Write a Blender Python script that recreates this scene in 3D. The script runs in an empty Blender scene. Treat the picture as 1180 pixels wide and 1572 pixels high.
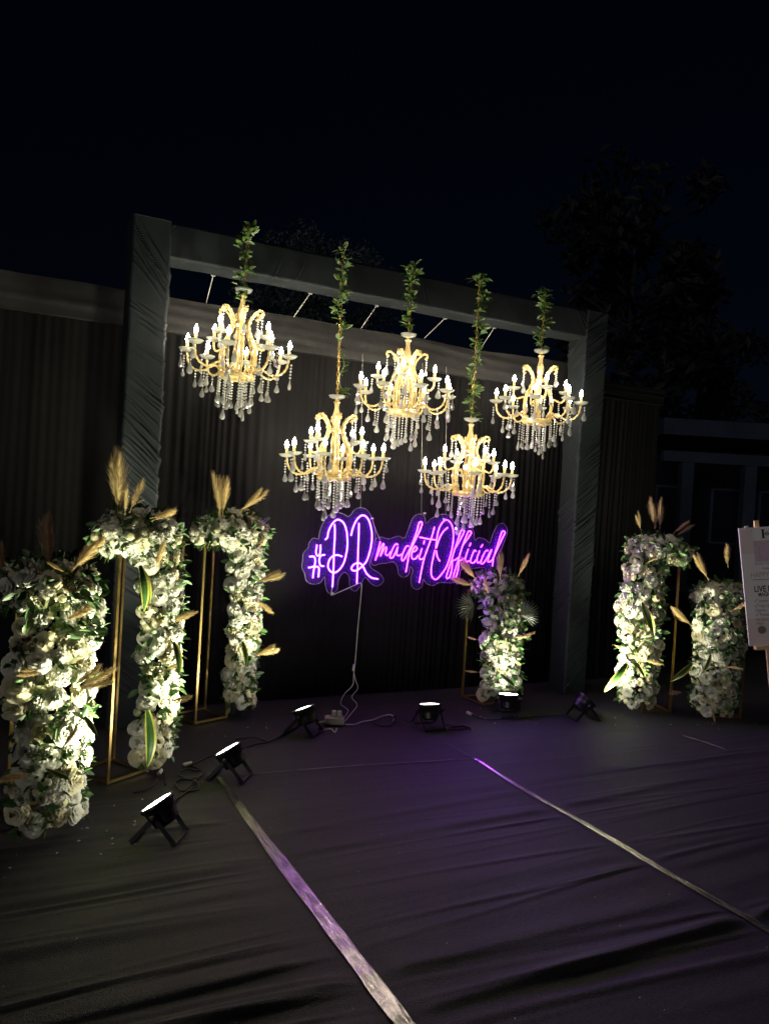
import bpy, math, random
from math import sin, cos, pi, radians, sqrt, exp
from mathutils import Vector, Matrix, Quaternion, noise

rnd = random.Random(7)
scene = bpy.context.scene
col = scene.collection

# ------------------------------------------------------------------ camera
YAW, PITCH, ROLL = math.atan(603 / 1190), -math.atan(15.4 / 1190), math.atan(0.059)
cam_d = bpy.data.cameras.new('camera')
cam = bpy.data.objects.new('camera', cam_d)
col.objects.link(cam)
fw = Vector((sin(YAW) * cos(PITCH), cos(YAW) * cos(PITCH), sin(PITCH)))
r0 = Vector((cos(YAW), -sin(YAW), 0))
u0 = r0.cross(fw)
rt = r0 * cos(ROLL) + u0 * sin(ROLL)
up = -r0 * sin(ROLL) + u0 * cos(ROLL)
cam.matrix_world = Matrix(((rt.x, up.x, -fw.x, 0), (rt.y, up.y, -fw.y, 0), (rt.z, up.z, -fw.z, 1.5), (0, 0, 0, 1)))
cam_d.sensor_fit = 'VERTICAL'
cam_d.sensor_height = 36
cam_d.lens = 36 * 1190 / 1572
cam_d.clip_start = 0.05
cam_d.clip_end = 2000
scene.camera = cam

# ------------------------------------------------------------------ night sky
world = bpy.data.worlds.new('World')
scene.world = world
world.use_nodes = True
wn = world.node_tree
bg = wn.nodes['Background']
sky = wn.nodes.new('ShaderNodeTexSky')
sky.sky_type = 'NISHITA'
sky.sun_disc = False
sky.sun_elevation = radians(7)
sky.sun_rotation = radians(229)
tint = wn.nodes.new('ShaderNodeMixRGB')
tint.blend_type = 'MULTIPLY'
tint.inputs[0].default_value = 1
tint.inputs[2].default_value = (0.30, 0.42, 1.0, 1)
wn.links.new(sky.outputs[0], tint.inputs[1])
wn.links.new(tint.outputs[0], bg.inputs[0])
bg.inputs[1].default_value = 0.0010

# faint light of the venue grounds behind the camera, a very weak moon-like sun
sun_d = bpy.data.lights.new('night_sun', 'SUN')
sun_d.energy = 0.26
sun_d.angle = radians(12)
sun_d.color = (1.0, 0.93, 0.95)
sun = bpy.data.objects.new('night_sun', sun_d)
col.objects.link(sun)
sun.rotation_euler = Vector((0.76, 0.62, -0.11)).to_track_quat('-Z', 'Y').to_euler()

vs = scene.view_settings
vs.view_transform = 'Standard'
vs.look = 'None'
vs.exposure = 0.0
vs.gamma = 1.0
scene.render.engine = 'CYCLES'
scene.cycles.use_denoising = True
scene.cycles.max_bounces = 4
scene.cycles.diffuse_bounces = 2
scene.cycles.glossy_bounces = 2
scene.cycles.transmission_bounces = 4
scene.cycles.transparent_max_bounces = 8
scene.cycles.sample_clamp_indirect = 4
scene.cycles.caustics_reflective = False
scene.cycles.caustics_refractive = False

# ------------------------------------------------------------------ materials
def mat(name, color=(0.5, 0.5, 0.5), rough=0.5, metal=0.0, spec=0.5, trans=0.0, emit=None, estr=0.0,
        noise_scale=0, noise_amt=0.0, bump=0.0, bump_scale=200, rand=0.0, sheen=0.0, ior=1.5, stretch=None, dist=0.004):
    m = bpy.data.materials.new(name)
    m.use_nodes = True
    nt = m.node_tree
    b = nt.nodes['Principled BSDF']
    b.inputs['Base Color'].default_value = (*color, 1)
    b.inputs['Roughness'].default_value = rough
    b.inputs['Metallic'].default_value = metal
    b.inputs['Specular IOR Level'].default_value = spec
    b.inputs['Transmission Weight'].default_value = trans
    b.inputs['IOR'].default_value = ior
    if sheen:
        b.inputs['Sheen Weight'].default_value = sheen
        b.inputs['Sheen Roughness'].default_value = 0.4
    if emit:
        b.inputs['Emission Color'].default_value = (*emit, 1)
        b.inputs['Emission Strength'].default_value = estr
    tc = nt.nodes.new('ShaderNodeTexCoord')
    vec = tc.outputs['Object']
    if stretch:
        mp = nt.nodes.new('ShaderNodeMapping')
        mp.inputs['Scale'].default_value = stretch
        nt.links.new(vec, mp.inputs[0])
        vec = mp.outputs[0]
    if noise_amt or rand:
        hsv = nt.nodes.new('ShaderNodeHueSaturation')
        hsv.inputs['Color'].default_value = (*color, 1)
        val = None
        if noise_amt:
            n = nt.nodes.new('ShaderNodeTexNoise')
            n.inputs['Scale'].default_value = noise_scale
            n.inputs['Detail'].default_value = 6
            nt.links.new(vec, n.inputs['Vector'])
            mr = nt.nodes.new('ShaderNodeMapRange')
            mr.inputs[1].default_value = 0.25
            mr.inputs[2].default_value = 0.75
            mr.inputs[3].default_value = 1 - noise_amt
            mr.inputs[4].default_value = 1 + noise_amt
            nt.links.new(n.outputs['Fac'], mr.inputs[0])
            val = mr.outputs[0]
        if rand:
            oi = nt.nodes.new('ShaderNodeObjectInfo')
            mr2 = nt.nodes.new('ShaderNodeMapRange')
            mr2.inputs[3].default_value = 1 - rand
            mr2.inputs[4].default_value = 1 + rand * 0.5
            nt.links.new(oi.outputs['Random'], mr2.inputs[0])
            if val:
                mu = nt.nodes.new('ShaderNodeMath')
                mu.operation = 'MULTIPLY'
                nt.links.new(val, mu.inputs[0])
                nt.links.new(mr2.outputs[0], mu.inputs[1])
                val = mu.outputs[0]
            else:
                val = mr2.outputs[0]
        nt.links.new(val, hsv.inputs['Value'])
        nt.links.new(hsv.outputs[0], b.inputs['Base Color'])
    if bump:
        n = nt.nodes.new('ShaderNodeTexNoise')
        n.inputs['Scale'].default_value = bump_scale
        n.inputs['Detail'].default_value = 4
        nt.links.new(vec, n.inputs['Vector'])
        bp = nt.nodes.new('ShaderNodeBump')
        bp.inputs['Strength'].default_value = bump
        bp.inputs['Distance'].default_value = dist
        nt.links.new(n.outputs['Fac'], bp.inputs['Height'])
        nt.links.new(bp.outputs[0], b.inputs['Normal'])
    return m

M = {}
M['carpet'] = mat('carpet', (0.033, 0.032, 0.037), 0.55, spec=0.28, noise_scale=150, noise_amt=0.65, bump=0.9, bump_scale=240, sheen=0.05)
M['ground'] = mat('ground', (0.03, 0.03, 0.03), 0.9, noise_scale=3, noise_amt=0.4)
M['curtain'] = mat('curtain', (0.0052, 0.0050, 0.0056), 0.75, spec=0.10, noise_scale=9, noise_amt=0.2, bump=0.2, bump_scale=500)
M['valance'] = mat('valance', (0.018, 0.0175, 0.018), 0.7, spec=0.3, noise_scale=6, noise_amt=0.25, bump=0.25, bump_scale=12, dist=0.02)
M['wrap'] = mat('wrap_fabric', (0.016, 0.020, 0.023), 0.62, spec=0.20, noise_scale=14, noise_amt=0.2, sheen=0.03, bump=0.2, bump_scale=600)
M['gold'] = mat('gold_metal', (0.80, 0.55, 0.20), 0.32, metal=1.0, noise_scale=40, noise_amt=0.15)
M['gilt'] = mat('gilt_glass', (0.88, 0.66, 0.28), 0.20, metal=0.12, spec=0.8, noise_scale=120, noise_amt=0.25)
M['chain'] = mat('brass_chain', (0.78, 0.52, 0.14), 0.3, metal=0.7)
M['crystal'] = mat('crystal', (0.97, 0.97, 0.93), 0.03, trans=0.62, spec=1.0, ior=1.55, rand=0.35)  # tone varied per drop to stand in for sparkle
M['bead'] = mat('crystal_bead', (0.97, 0.97, 0.93), 0.08, trans=0.22, spec=1.0, ior=1.55, rand=0.25)
M['dish'] = mat('glass_dish', (0.95, 0.96, 0.88), 0.06, trans=0.55, spec=0.8, ior=1.5)
M['candle'] = mat('candle_sleeve', (0.85, 0.58, 0.15), 0.4)
M['bulb'] = mat('bulb', (1, 1, 1), 0.3, emit=(1.0, 0.90, 0.72), estr=165)
M['neon'] = mat('neon_tube', (0.9, 0.6, 1), 0.4, emit=(0.62, 0.023, 1.0), estr=15)
M['neon_violet'] = mat('neon_tube_violet', (0.9, 0.6, 1), 0.4, emit=(0.54, 0.052, 1.0), estr=17)
M['wire'] = mat('clear_wire', (0.75, 0.75, 0.68), 0.4)
M['edge'] = mat('acrylic_edge_light', (0.55, 0.55, 0.60), 0.15, trans=0.5)  # pale grey puts the light caught by the cut edge into the colour
M['white_plastic'] = mat('white_plastic', (0.72, 0.68, 0.58), 0.45, noise_scale=30, noise_amt=0.12)
M['black_plastic'] = mat('black_metal', (0.012, 0.012, 0.013), 0.38, spec=0.5, noise_scale=60, noise_amt=0.3, bump=0.1, bump_scale=300)
M['black_rubber'] = mat('black_rubber', (0.010, 0.010, 0.011), 0.5)
M['lens'] = mat('lamp_lens', (0.9, 0.9, 0.9), 0.3, emit=(1.0, 0.98, 0.84), estr=50)
M['petal'] = mat('white_petal', (0.84, 0.83, 0.71), 0.6, spec=0.25, rand=0.14, noise_scale=40, noise_amt=0.08)
M['petal_cream'] = mat('cream_petal', (0.84, 0.79, 0.56), 0.6, spec=0.25, rand=0.14, noise_scale=40, noise_amt=0.08)
M['petal_core'] = mat('petal_core', (0.62, 0.62, 0.30), 0.6)
M['leaf'] = mat('leaf', (0.09, 0.17, 0.03), 0.38, noise_scale=12, noise_amt=0.4, rand=0.3)
M['foliage'] = mat('foliage', (0.040, 0.095, 0.022), 0.5, noise_scale=9, noise_amt=0.5)
M['leaf_green'] = mat('leaf_green', (0.05, 0.13, 0.03), 0.35, noise_scale=30, noise_amt=0.3)
M['leaf_yellow'] = mat('leaf_yellow', (0.55, 0.52, 0.10), 0.4)
M['pampas'] = mat('pampas', (0.62, 0.47, 0.22), 0.8, spec=0.15, rand=0.3, noise_scale=25, noise_amt=0.25)
M['pampas_brown'] = mat('pampas_brown', (0.36, 0.24, 0.14), 0.8, spec=0.15, rand=0.3, noise_scale=25, noise_amt=0.25)
for k_p, f_p in (('petal', 0.46), ('petal_cream', 0.46), ('pampas', 0.38), ('crystal', 0.30), ('bead', 0.30), ('dish', 0.45)):
    nt = M[k_p].node_tree
    b_p = nt.nodes['Principled BSDF']
    tl_p = nt.nodes.new('ShaderNodeBsdfTranslucent')
    if b_p.inputs['Base Color'].links:
        nt.links.new(b_p.inputs['Base Color'].links[0].from_socket, tl_p.inputs['Color'])
    else:
        tl_p.inputs['Color'].default_value = b_p.inputs['Base Color'].default_value
    mx_p = nt.nodes.new('ShaderNodeMixShader')
    mx_p.inputs[0].default_value = f_p
    nt.links.new(b_p.outputs[0], mx_p.inputs[1])
    nt.links.new(tl_p.outputs[0], mx_p.inputs[2])
    nt.links.new(mx_p.outputs[0], nt.nodes['Material Output'].inputs['Surface'])
M['fan'] = mat('fan_leaf', (0.03, 0.04, 0.022), 0.4)
M['rod'] = mat('steel_rod', (0.38, 0.36, 0.33), 0.4, metal=0.3)
M['tape'] = mat('shiny_tape', (0.50, 0.47, 0.45), 0.20, metal=0.92, bump=0.55, bump_scale=24, stretch=(9, 0.8, 1), dist=0.008, noise_scale=12, noise_amt=0.95)
M['tape_thin'] = mat('thin_tape', (0.22, 0.21, 0.19), 0.4, metal=0.3, noise_scale=14, noise_amt=0.6)
M['board'] = mat('printed_board', (0.82, 0.78, 0.80), 0.5, noise_scale=3, noise_amt=0.05)
M['ink'] = mat('black_ink', (0.015, 0.015, 0.016), 0.6)
M['ink_grey'] = mat('grey_ink', (0.20, 0.18, 0.18), 0.6)
M['ink_mauve'] = mat('mauve_print', (0.60, 0.45, 0.55), 0.6, noise_scale=30, noise_amt=0.12)
M['ink_rose'] = mat('rose_tint', (0.76, 0.64, 0.63), 0.6)
M['ink_gold'] = mat('olive_print', (0.40, 0.38, 0.28), 0.6)
M['wood'] = mat('pine_wood', (0.62, 0.44, 0.24), 0.55, noise_scale=8, noise_amt=0.25, stretch=(8, 8, 0.7))
M['bark'] = mat('bark', (0.012, 0.010, 0.009), 0.9, noise_scale=10, noise_amt=0.4)
M['tree_leaf'] = mat('tree_leaf', (0.06, 0.085, 0.085), 0.6, rand=0.2)
M['tree_shaded'] = mat('tree_leaf_shaded', (0.003, 0.004, 0.005), 0.7, rand=0.2)  # shaded copy of the foliage, night darkness put into the colour
M['concrete'] = mat('blue_grey_concrete', (0.026, 0.037, 0.062), 0.8, noise_scale=2, noise_amt=0.3)
M['dark_glass'] = mat('dark_window', (0.01, 0.012, 0.02), 0.2)

# clear acrylic: mostly see-through, the violet halo of the tubes put into its base colour
def acrylic():
    m = bpy.data.materials.new('acrylic_violet_halo')
    m.use_nodes = True
    nt = m.node_tree
    b = nt.nodes['Principled BSDF']
    b.inputs['Base Color'].default_value = (0.20, 0.06, 0.85, 1)
    b.inputs['Roughness'].default_value = 0.12
    tr = nt.nodes.new('ShaderNodeBsdfTransparent')
    mx = nt.nodes.new('ShaderNodeMixShader')
    mx.inputs[0].default_value = 0.07
    nt.links.new(tr.outputs[0], mx.inputs[1])
    nt.links.new(b.outputs[0], mx.inputs[2])
    nt.links.new(mx.outputs[0], nt.nodes['Material Output'].inputs['Surface'])
    return m
M['acrylic'] = acrylic()

# ------------------------------------------------------------------ mesh helpers
class MB:
    def __init__(self):
        self.v, self.f, self.mi = [], [], []
    def add(self, vs_, fs_, mi=0):
        o = len(self.v)
        self.v += [tuple(p) for p in vs_]
        self.f += [tuple(i + o for i in q) for q in fs_]
        self.mi += [mi] * len(fs_)
        return self
    def box(self, c, s, rot=None, mi=0, bev=0.0):
        hx, hy, hz = s[0] / 2, s[1] / 2, s[2] / 2
        if bev <= 0:
            vs_ = [Vector((x * hx, y * hy, z * hz)) for x in (-1, 1) for y in (-1, 1) for z in (-1, 1)]
            fs_ = [(0, 1, 3, 2), (4, 6, 7, 5), (0, 4, 5, 1), (2, 3, 7, 6), (0, 2, 6, 4), (1, 5, 7, 3)]
        else:
            b = bev
            prof = [(-hx + b, -hy), (hx - b, -hy), (hx, -hy + b), (hx, hy - b), (hx - b, hy), (-hx + b, hy), (-hx, hy - b), (-hx, -hy + b)]
            k = lambda p, d: (math.copysign(max(abs(p[0]) - d, 0), p[0]), math.copysign(max(abs(p[1]) - d, 0), p[1]))
            vs_ = [Vector((*k(p, b), -hz)) for p in prof] + [Vector((*p, -hz + b)) for p in prof] + [Vector((*p, hz - b)) for p in prof] + [Vector((*k(p, b), hz)) for p in prof]
            fs_ = [tuple(reversed(range(8))), tuple(range(24, 32))]
            for L in range(3):
                for i in range(8):
                    j = (i + 1) % 8
                    fs_.append((L * 8 + i, L * 8 + j, L * 8 + 8 + j, L * 8 + 8 + i))
        R = rot if rot is not None else Matrix.Identity(3)
        return self.add([R @ p + Vector(c) for p in vs_], fs_, mi)
    def tube(self, pts, r, seg=6, closed=False, mi=0, caps=True):
        pts = [Vector(p) for p in pts]
        n = len(pts)
        vs_, fs_ = [], []
        up_ = None
        for i, p in enumerate(pts):
            a = pts[(i - 1) % n] if (i > 0 or closed) else p
            b = pts[(i + 1) % n] if (i < n - 1 or closed) else p
            t = (b - a)
            t = t.normalized() if t.length > 1e-9 else Vector((0, 0, 1))
            if up_ is None:
                up_ = t.orthogonal().normalized()
            up_ = (up_ - t * up_.dot(t))
            up_ = up_.normalized() if up_.length > 1e-6 else t.orthogonal().normalized()
            s = t.cross(up_)
            rr = r[i] if isinstance(r, (list, tuple)) else r
            for k in range(seg):
                a_ = 2 * pi * k / seg
                vs_.append(p + (up_ * cos(a_) + s * sin(a_)) * rr)
        m = n if closed else n - 1
        for i in range(m):
            j = (i + 1) % n
            for k in range(seg):
                l = (k + 1) % seg
                fs_.append((i * seg + k, i * seg + l, j * seg + l, j * seg + k))
        if caps and not closed:
            fs_.append(tuple(reversed(range(seg))))
            fs_.append(tuple(range((n - 1) * seg, n * seg)))
        return self.add(vs_, fs_, mi)
    def lathe(self, prof, seg=12, mat4=None, mi=0, scallop=None):
        vs_, fs_ = [], []
        X = mat4 if mat4 is not None else Matrix.Identity(4)
        for j, (r, z) in enumerate(prof):
            for k in range(seg):
                a = 2 * pi * k / seg
                q = r
                dz = 0
                if scallop:
                    am, n_ = scallop
                    q = r * (1 + am * cos(n_ * a) * j / (len(prof) - 1))
                vs_.append(X @ Vector((q * cos(a), q * sin(a), z + dz)))
        for j in range(len(prof) - 1):
            for k in range(seg):
                l = (k + 1) % seg
                fs_.append((j * seg + k, j * seg + l, (j + 1) * seg + l, (j + 1) * seg + k))
        if prof[0][0] > 1e-6:
            pass
        return self.add(vs_, fs_, mi)
    def mesh(self, name, mats, smooth=False):
        me = bpy.data.meshes.new(name)
        me.from_pydata(self.v, [], self.f)
        for m_ in (mats if isinstance(mats, (list, tuple)) else [mats]):
            me.materials.append(M[m_])
        if any(self.mi):
            me.polygons.foreach_set('material_index', self.mi)
        if smooth:
            me.polygons.foreach_set('use_smooth', [True] * len(me.polygons))
        me.update()
        return me
    def build(self, name, mats, parent=None, smooth=False):
        return link(name, self.mesh(name, mats, smooth), parent)

def link(name, me, parent=None, loc=None, quat=None, scale=None):
    o = bpy.data.objects.new(name, me)
    col.objects.link(o)
    o.parent = parent
    if loc is not None:
        o.location = loc
    if quat is not None:
        o.rotation_mode = 'QUATERNION'
        o.rotation_quaternion = quat
    if scale is not None:
        o.scale = (scale,) * 3 if isinstance(scale, (int, float)) else scale
    return o

def tag(o, label=None, cat=None, group=None, kind=None):
    if label: o['label'] = label
    if cat: o['category'] = cat
    if group: o['group'] = group
    if kind: o['kind'] = kind
    return o

def empty(name, loc, label, cat, group=None):
    o = bpy.data.objects.new(name, None)
    o.empty_display_size = 0.1
    col.objects.link(o)
    o.location = loc
    return tag(o, label, cat, group)

KIDS = {}
def copy_tree(o, parent=None, depth=0):
    c = o.copy()
    col.objects.link(c)
    c.parent = parent
    for ch in list(o.children):
        copy_tree(ch, c, depth + 1)
    return c

def smooth_path(pts, n=6, closed=False):
    pts = [Vector(p) for p in pts]
    out = []
    N = len(pts)
    rng = N if closed else N - 1
    for i in range(rng):
        p1, p2 = pts[i], pts[(i + 1) % N]
        p0 = pts[(i - 1) % N] if (i > 0 or closed) else p1 * 2 - p2
        p3 = pts[(i + 2) % N] if (i + 2 < N or closed) else p2 * 2 - p1
        for k in range(n):
            t = k / n
            out.append(0.5 * ((2 * p1) + (p2 - p0) * t + (2 * p0 - 5 * p1 + 4 * p2 - p3) * t * t + (3 * p1 - p0 - 3 * p2 + p3) * t ** 3))
    if not closed:
        out.append(pts[-1])
    return out

def quat_to(nrm, spin=0.0):
    q = Vector(nrm).normalized().to_track_quat('Z', 'Y')
    return q @ Quaternion((0, 0, 1), spin)

def grid_faces(nx, ny, wrap=False):
    fs_ = []
    for j in range(ny - 1):
        for i in range(nx if wrap else nx - 1):
            k = (i + 1) % nx
            fs_.append((j * nx + i, j * nx + k, (j + 1) * nx + k, (j + 1) * nx + i))
    return fs_

# ------------------------------------------------------------------ ground and carpet
g = MB().add([(-300, -300, -0.06), (300, -300, -0.06), (300, 300, -0.06), (-300, 300, -0.06)], [(0, 1, 2, 3)])
tag(g.build('ground', 'ground'), kind='structure')

FOLDS = []
fr = random.Random(21)
yy = 0.5
while yy < 4.4:
    FOLDS.append((yy, fr.uniform(0.020, 0.045), fr.uniform(0.35, 1.0), fr.uniform(-9, 9), fr.uniform(-0.05, 0.05)))
    yy += fr.uniform(0.14, 0.32)
for k in range(34):      # narrow sharp creases between the broad folds
    FOLDS.append((fr.uniform(0.9, 3.9), fr.uniform(0.007, 0.014), fr.uniform(0.12, 0.30), fr.uniform(-9, 9), fr.uniform(-0.10, 0.10)))
def carpet_z(x, y):
    z = 0.0
    hold = 1 - 0.93 * exp(-((x - 1.13) / 0.10) ** 4) - 0.93 * exp(-((x - 2.63) / 0.09) ** 4)
    amp = 0.033 * hold * (1.7 if x < 0.6 else 1.0 + 0.7 * max(0.0, (1.2 - x) / 0.6)) * max(0.0, min(1.0, (4.2 - y) / 2.0)) ** 0.8 + 0.0012
    for (fy, w, a, ph, sl) in FOLDS:
        c = fy + sl * (x - 1.5)
        if abs(y - c) > 0.06 + 4 * w:
            continue
        c += 0.05 * noise.noise(Vector((x * 0.55 + ph, fy * 3, 0)))
        d = (y - c) / w
        if abs(d) < 4.5:
            m_ = min(0.80, (0.66 if x < 0.9 else 0.42) + 0.9 * noise.noise(Vector((x * 0.6 + ph, fy * 1.7, 5))))
            if m_ > 0:
                # steep near side, gentle far side
                z += amp * a * m_ * exp(-d * d * (0.22 if d > 0 else 1.1))
    return z + 0.002 * noise.noise(Vector((x * 2, y * 2, 3)))
YS = [-0.6 + 0.1 * k for k in range(20)] + [1.4 + 0.0062 * k for k in range(560)] + [4.872 + 0.06 * (k + 1) for k in range(17)]
nx, ny = 190, len(YS)
x0, x1 = -4.0, 8.0
cv = []
for y in YS:
    for i in range(nx):
        x = x0 + (x1 - x0) * i / (nx - 1)
        cv.append((x, y, carpet_z(x, y) - 0.004))
tag(MB().add(cv, grid_faces(nx, ny)).build('carpet', 'carpet', smooth=True), kind='structure')

def tape(name, label, pts, w, matn='tape', seed=1):
    tr = random.Random(seed)
    P = smooth_path([(x, y, 0) for x, y in pts], 40)
    vs_ = []
    nw = 9
    for i, p in enumerate(P):
        d = (P[min(i + 1, len(P) - 1)] - P[max(i - 1, 0)]).normalized()
        s = Vector((-d.y, d.x, 0))
        ww = w * min(1.0, 0.45 + i / len(P) * 2.2) * (0.95 + 0.14 * noise.noise(Vector((p.x * 3, p.y * 5, seed))))
        for k in range(nw):
            u = (k / (nw - 1) - 0.5)
            q = p + s * u * ww
            # long wrinkles down the strip and small cross puckers
            wr = 0.0016 * noise.noise(Vector((u * 14, p.y * 2.2 + p.x * 2.2, seed))) + 0.0008 * noise.noise(Vector((u * 5, p.y * 14 + p.x * 14, seed + 9)))
            vs_.append((q.x, q.y, carpet_z(q.x, q.y) + 0.002 + wr + 0.0012 * cos(u * pi)))
    o = MB().add(vs_, grid_faces(nw, len(P))).build(name, matn)
    tag(o, label, 'tape')
    return o
tape('floor_tape', 'wide shiny tape strip running down the carpet towards the viewer from the near-left lamps', [(1.135, 3.99), (1.128, 3.2), (1.13, 2.5), (1.13, 1.9), (1.13, 1.2), (1.13, 0.3)], 0.062, seed=3)
tape('floor_tape', 'crumpled narrow tape strip crossing the right half of the carpet diagonally', [(2.645, 3.83), (2.622, 3.4), (2.634, 2.9), (2.626, 2.4), (2.633, 1.9), (2.63, 0.8)], 0.040, seed=5)
tape('floor_tape', 'thin pale tape line lying across the carpet parallel to the backdrop', [(1.22, 3.98), (1.8, 3.93), (2.3, 3.88), (2.65, 3.83)], 0.010, 'tape_thin', 7)
tape('floor_tape', 'short faint tape scrap on the carpet before the right flower stands', [(4.35, 3.81), (4.38, 3.62), (4.39, 3.50)], 0.008, 'tape_thin', 8)
tape('floor_tape', 'dark thin cord-like seam behind the right tape strip', [(2.62, 4.30), (2.63, 4.05), (2.64, 3.84)], 0.006, 'black_rubber', 9)

lint = MB()
lr = random.Random(77)
for k in range(170):
    x, y = lr.uniform(-0.6, 5.2), lr.uniform(1.4, 5.0)
    z = carpet_z(x, y)
    a, sz = lr.uniform(0, pi), lr.uniform(0.0015, 0.004)
    c_, s_ = cos(a) * sz, sin(a) * sz
    lint.add([(x - c_, y - s_, z), (x + s_ * 0.5, y - c_ * 0.5, z + 0.001), (x + c_, y + s_, z + 0.002), (x - s_ * 0.5, y + c_ * 0.5, z + 0.001)], [(0, 1, 2, 3)])
for k in range(60):
    cx_, cy_ = lr.choice([(0.45, 3.4), (0.85, 4.0), (1.55, 4.85), (3.4, 4.6), (4.4, 4.2), (4.85, 3.95)])
    x, y = lr.gauss(cx_, 0.16), lr.gauss(cy_, 0.12)
    z = carpet_z(x, y)
    a, sz = lr.uniform(0, pi), lr.uniform(0.004, 0.011)
    c_, s_ = cos(a) * sz, sin(a) * sz
    lint.add([(x - c_, y - s_, z), (x + s_ * 0.6, y - c_ * 0.6, z + 0.003), (x + c_, y + s_, z + 0.001), (x - s_ * 0.6, y + c_ * 0.6, z + 0.004)], [(0, 1, 2, 3)])
tag(lint.build('carpet_lint', 'wire'), 'pale specks of lint and petals scattered on the carpet', 'lint', kind='stuff')

# ------------------------------------------------------------------ curtains
def drape(x0_, x1_, y_, z0_, z1_, parent, seed, base):
    r_ = random.Random(seed)
    n_ = int((x1_ - x0_) / 0.0085)
    rows = 14
    vs_ = []
    for j in range(rows):
        t = j / (rows - 1)
        z = z0_ + (z1_ - z0_) * t
        for i in range(n_):
            x = x0_ + (x1_ - x0_) * i / (n_ - 1)
            ph = x * 2 * pi / 0.055 + 15.0 * noise.noise(Vector((x * 2.3, seed, 0))) + 1.3 * noise.noise(Vector((x * 3, t * 1.6, seed)))
            am = 0.0045 + 0.008 * noise.noise(Vector((x * 5, seed + 3, t)))
            dy = am * sin(ph) + 0.004 * sin(ph * 0.37 + 1) + 0.015 * noise.noise(Vector((x * 1.2, t, seed + 7)))
            edge = 0.25 + 2.2 * max(0.0, 0.35 + noise.noise(Vector((x * 1.7, seed + 20, t * 0.6))))
            vs_.append((x - base.x, y_ + dy * edge - base.y, z - base.z))
    return MB().add(vs_, grid_faces(n_, rows)).build('drape', 'curtain', parent, smooth=True)

def valance(x0_, x1_, y_, z0_, z1_, parent, base, seed, vmat):
    nx_, nz_ = int((x1_ - x0_) / 0.03), 14
    fv, bv = [], []
    for j in range(nz_):
        t = j / (nz_ - 1)
        for i in range(nx_):
            x = x0_ + (x1_ - x0_) * i / (nx_ - 1)
            sag = 0.018 * noise.noise(Vector((x * 1.3, seed, 1)))
            z = z0_ + sag * 0.4 + (z1_ + sag - z0_) * t
            d = 0.010 * noise.noise(Vector((x * 0.9, t * 6 + x * 0.8, seed)))
            fv.append((x - base.x, y_ + d - base.y, z - base.z))
    m_ = MB().add(fv, grid_faces(nx_, nz_))
    # folded top edge and back so it has thickness
    back = [(x, y + 0.10, z) for (x, y, z) in fv]
    m_.add(back, [tuple(reversed(q)) for q in grid_faces(nx_, nz_)])
    tops = fv[-nx_:] + back[-nx_:]
    m_.add(tops, [(i, i + 1, nx_ + i + 1, nx_ + i) for i in range(nx_ - 1)])
    bots = fv[:nx_] + back[:nx_]
    m_.add(bots, [(nx_ + i, nx_ + i + 1, i + 1, i) for i in range(nx_ - 1)])
    return m_.build('valance', vmat, parent, smooth=True)

def curtain_wall(label, x0_, x1_, panels, seed, vz=2.76, vmat='valance'):
    base = Vector(((x0_ + x1_) / 2, 5.37, 0))
    t = empty('backdrop_curtain', base, label, 'curtain', 'black curtains of the backdrop')
    w = (x1_ - x0_) / panels
    for k in range(panels):
        drape(x0_ + k * w - 0.012, x0_ + (k + 1) * w + 0.012, 5.385 + 0.006 * (k % 2), 0.005, 2.62, t, seed + k * 11, base)
    valance(x0_ - 0.01, x1_ + 0.01, 5.335, 2.555, vz, t, base, seed, vmat)
    return t
curtain_wall('pleated black curtain with grey header hanging inside the draped frame, behind the chandeliers', 0.80, 4.42, 4, 3, 2.79)
curtain_wall('dim pleated black curtain left of the draped frame, behind the left flower stands', -2.4, 0.74, 3, 40, 2.78)
curtain_wall('black curtain in deep shade right of the draped frame', 4.50, 5.55, 1, 70, 2.70, 'curtain')  # header in the black cloth too, its deep shade put into the colour

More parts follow.
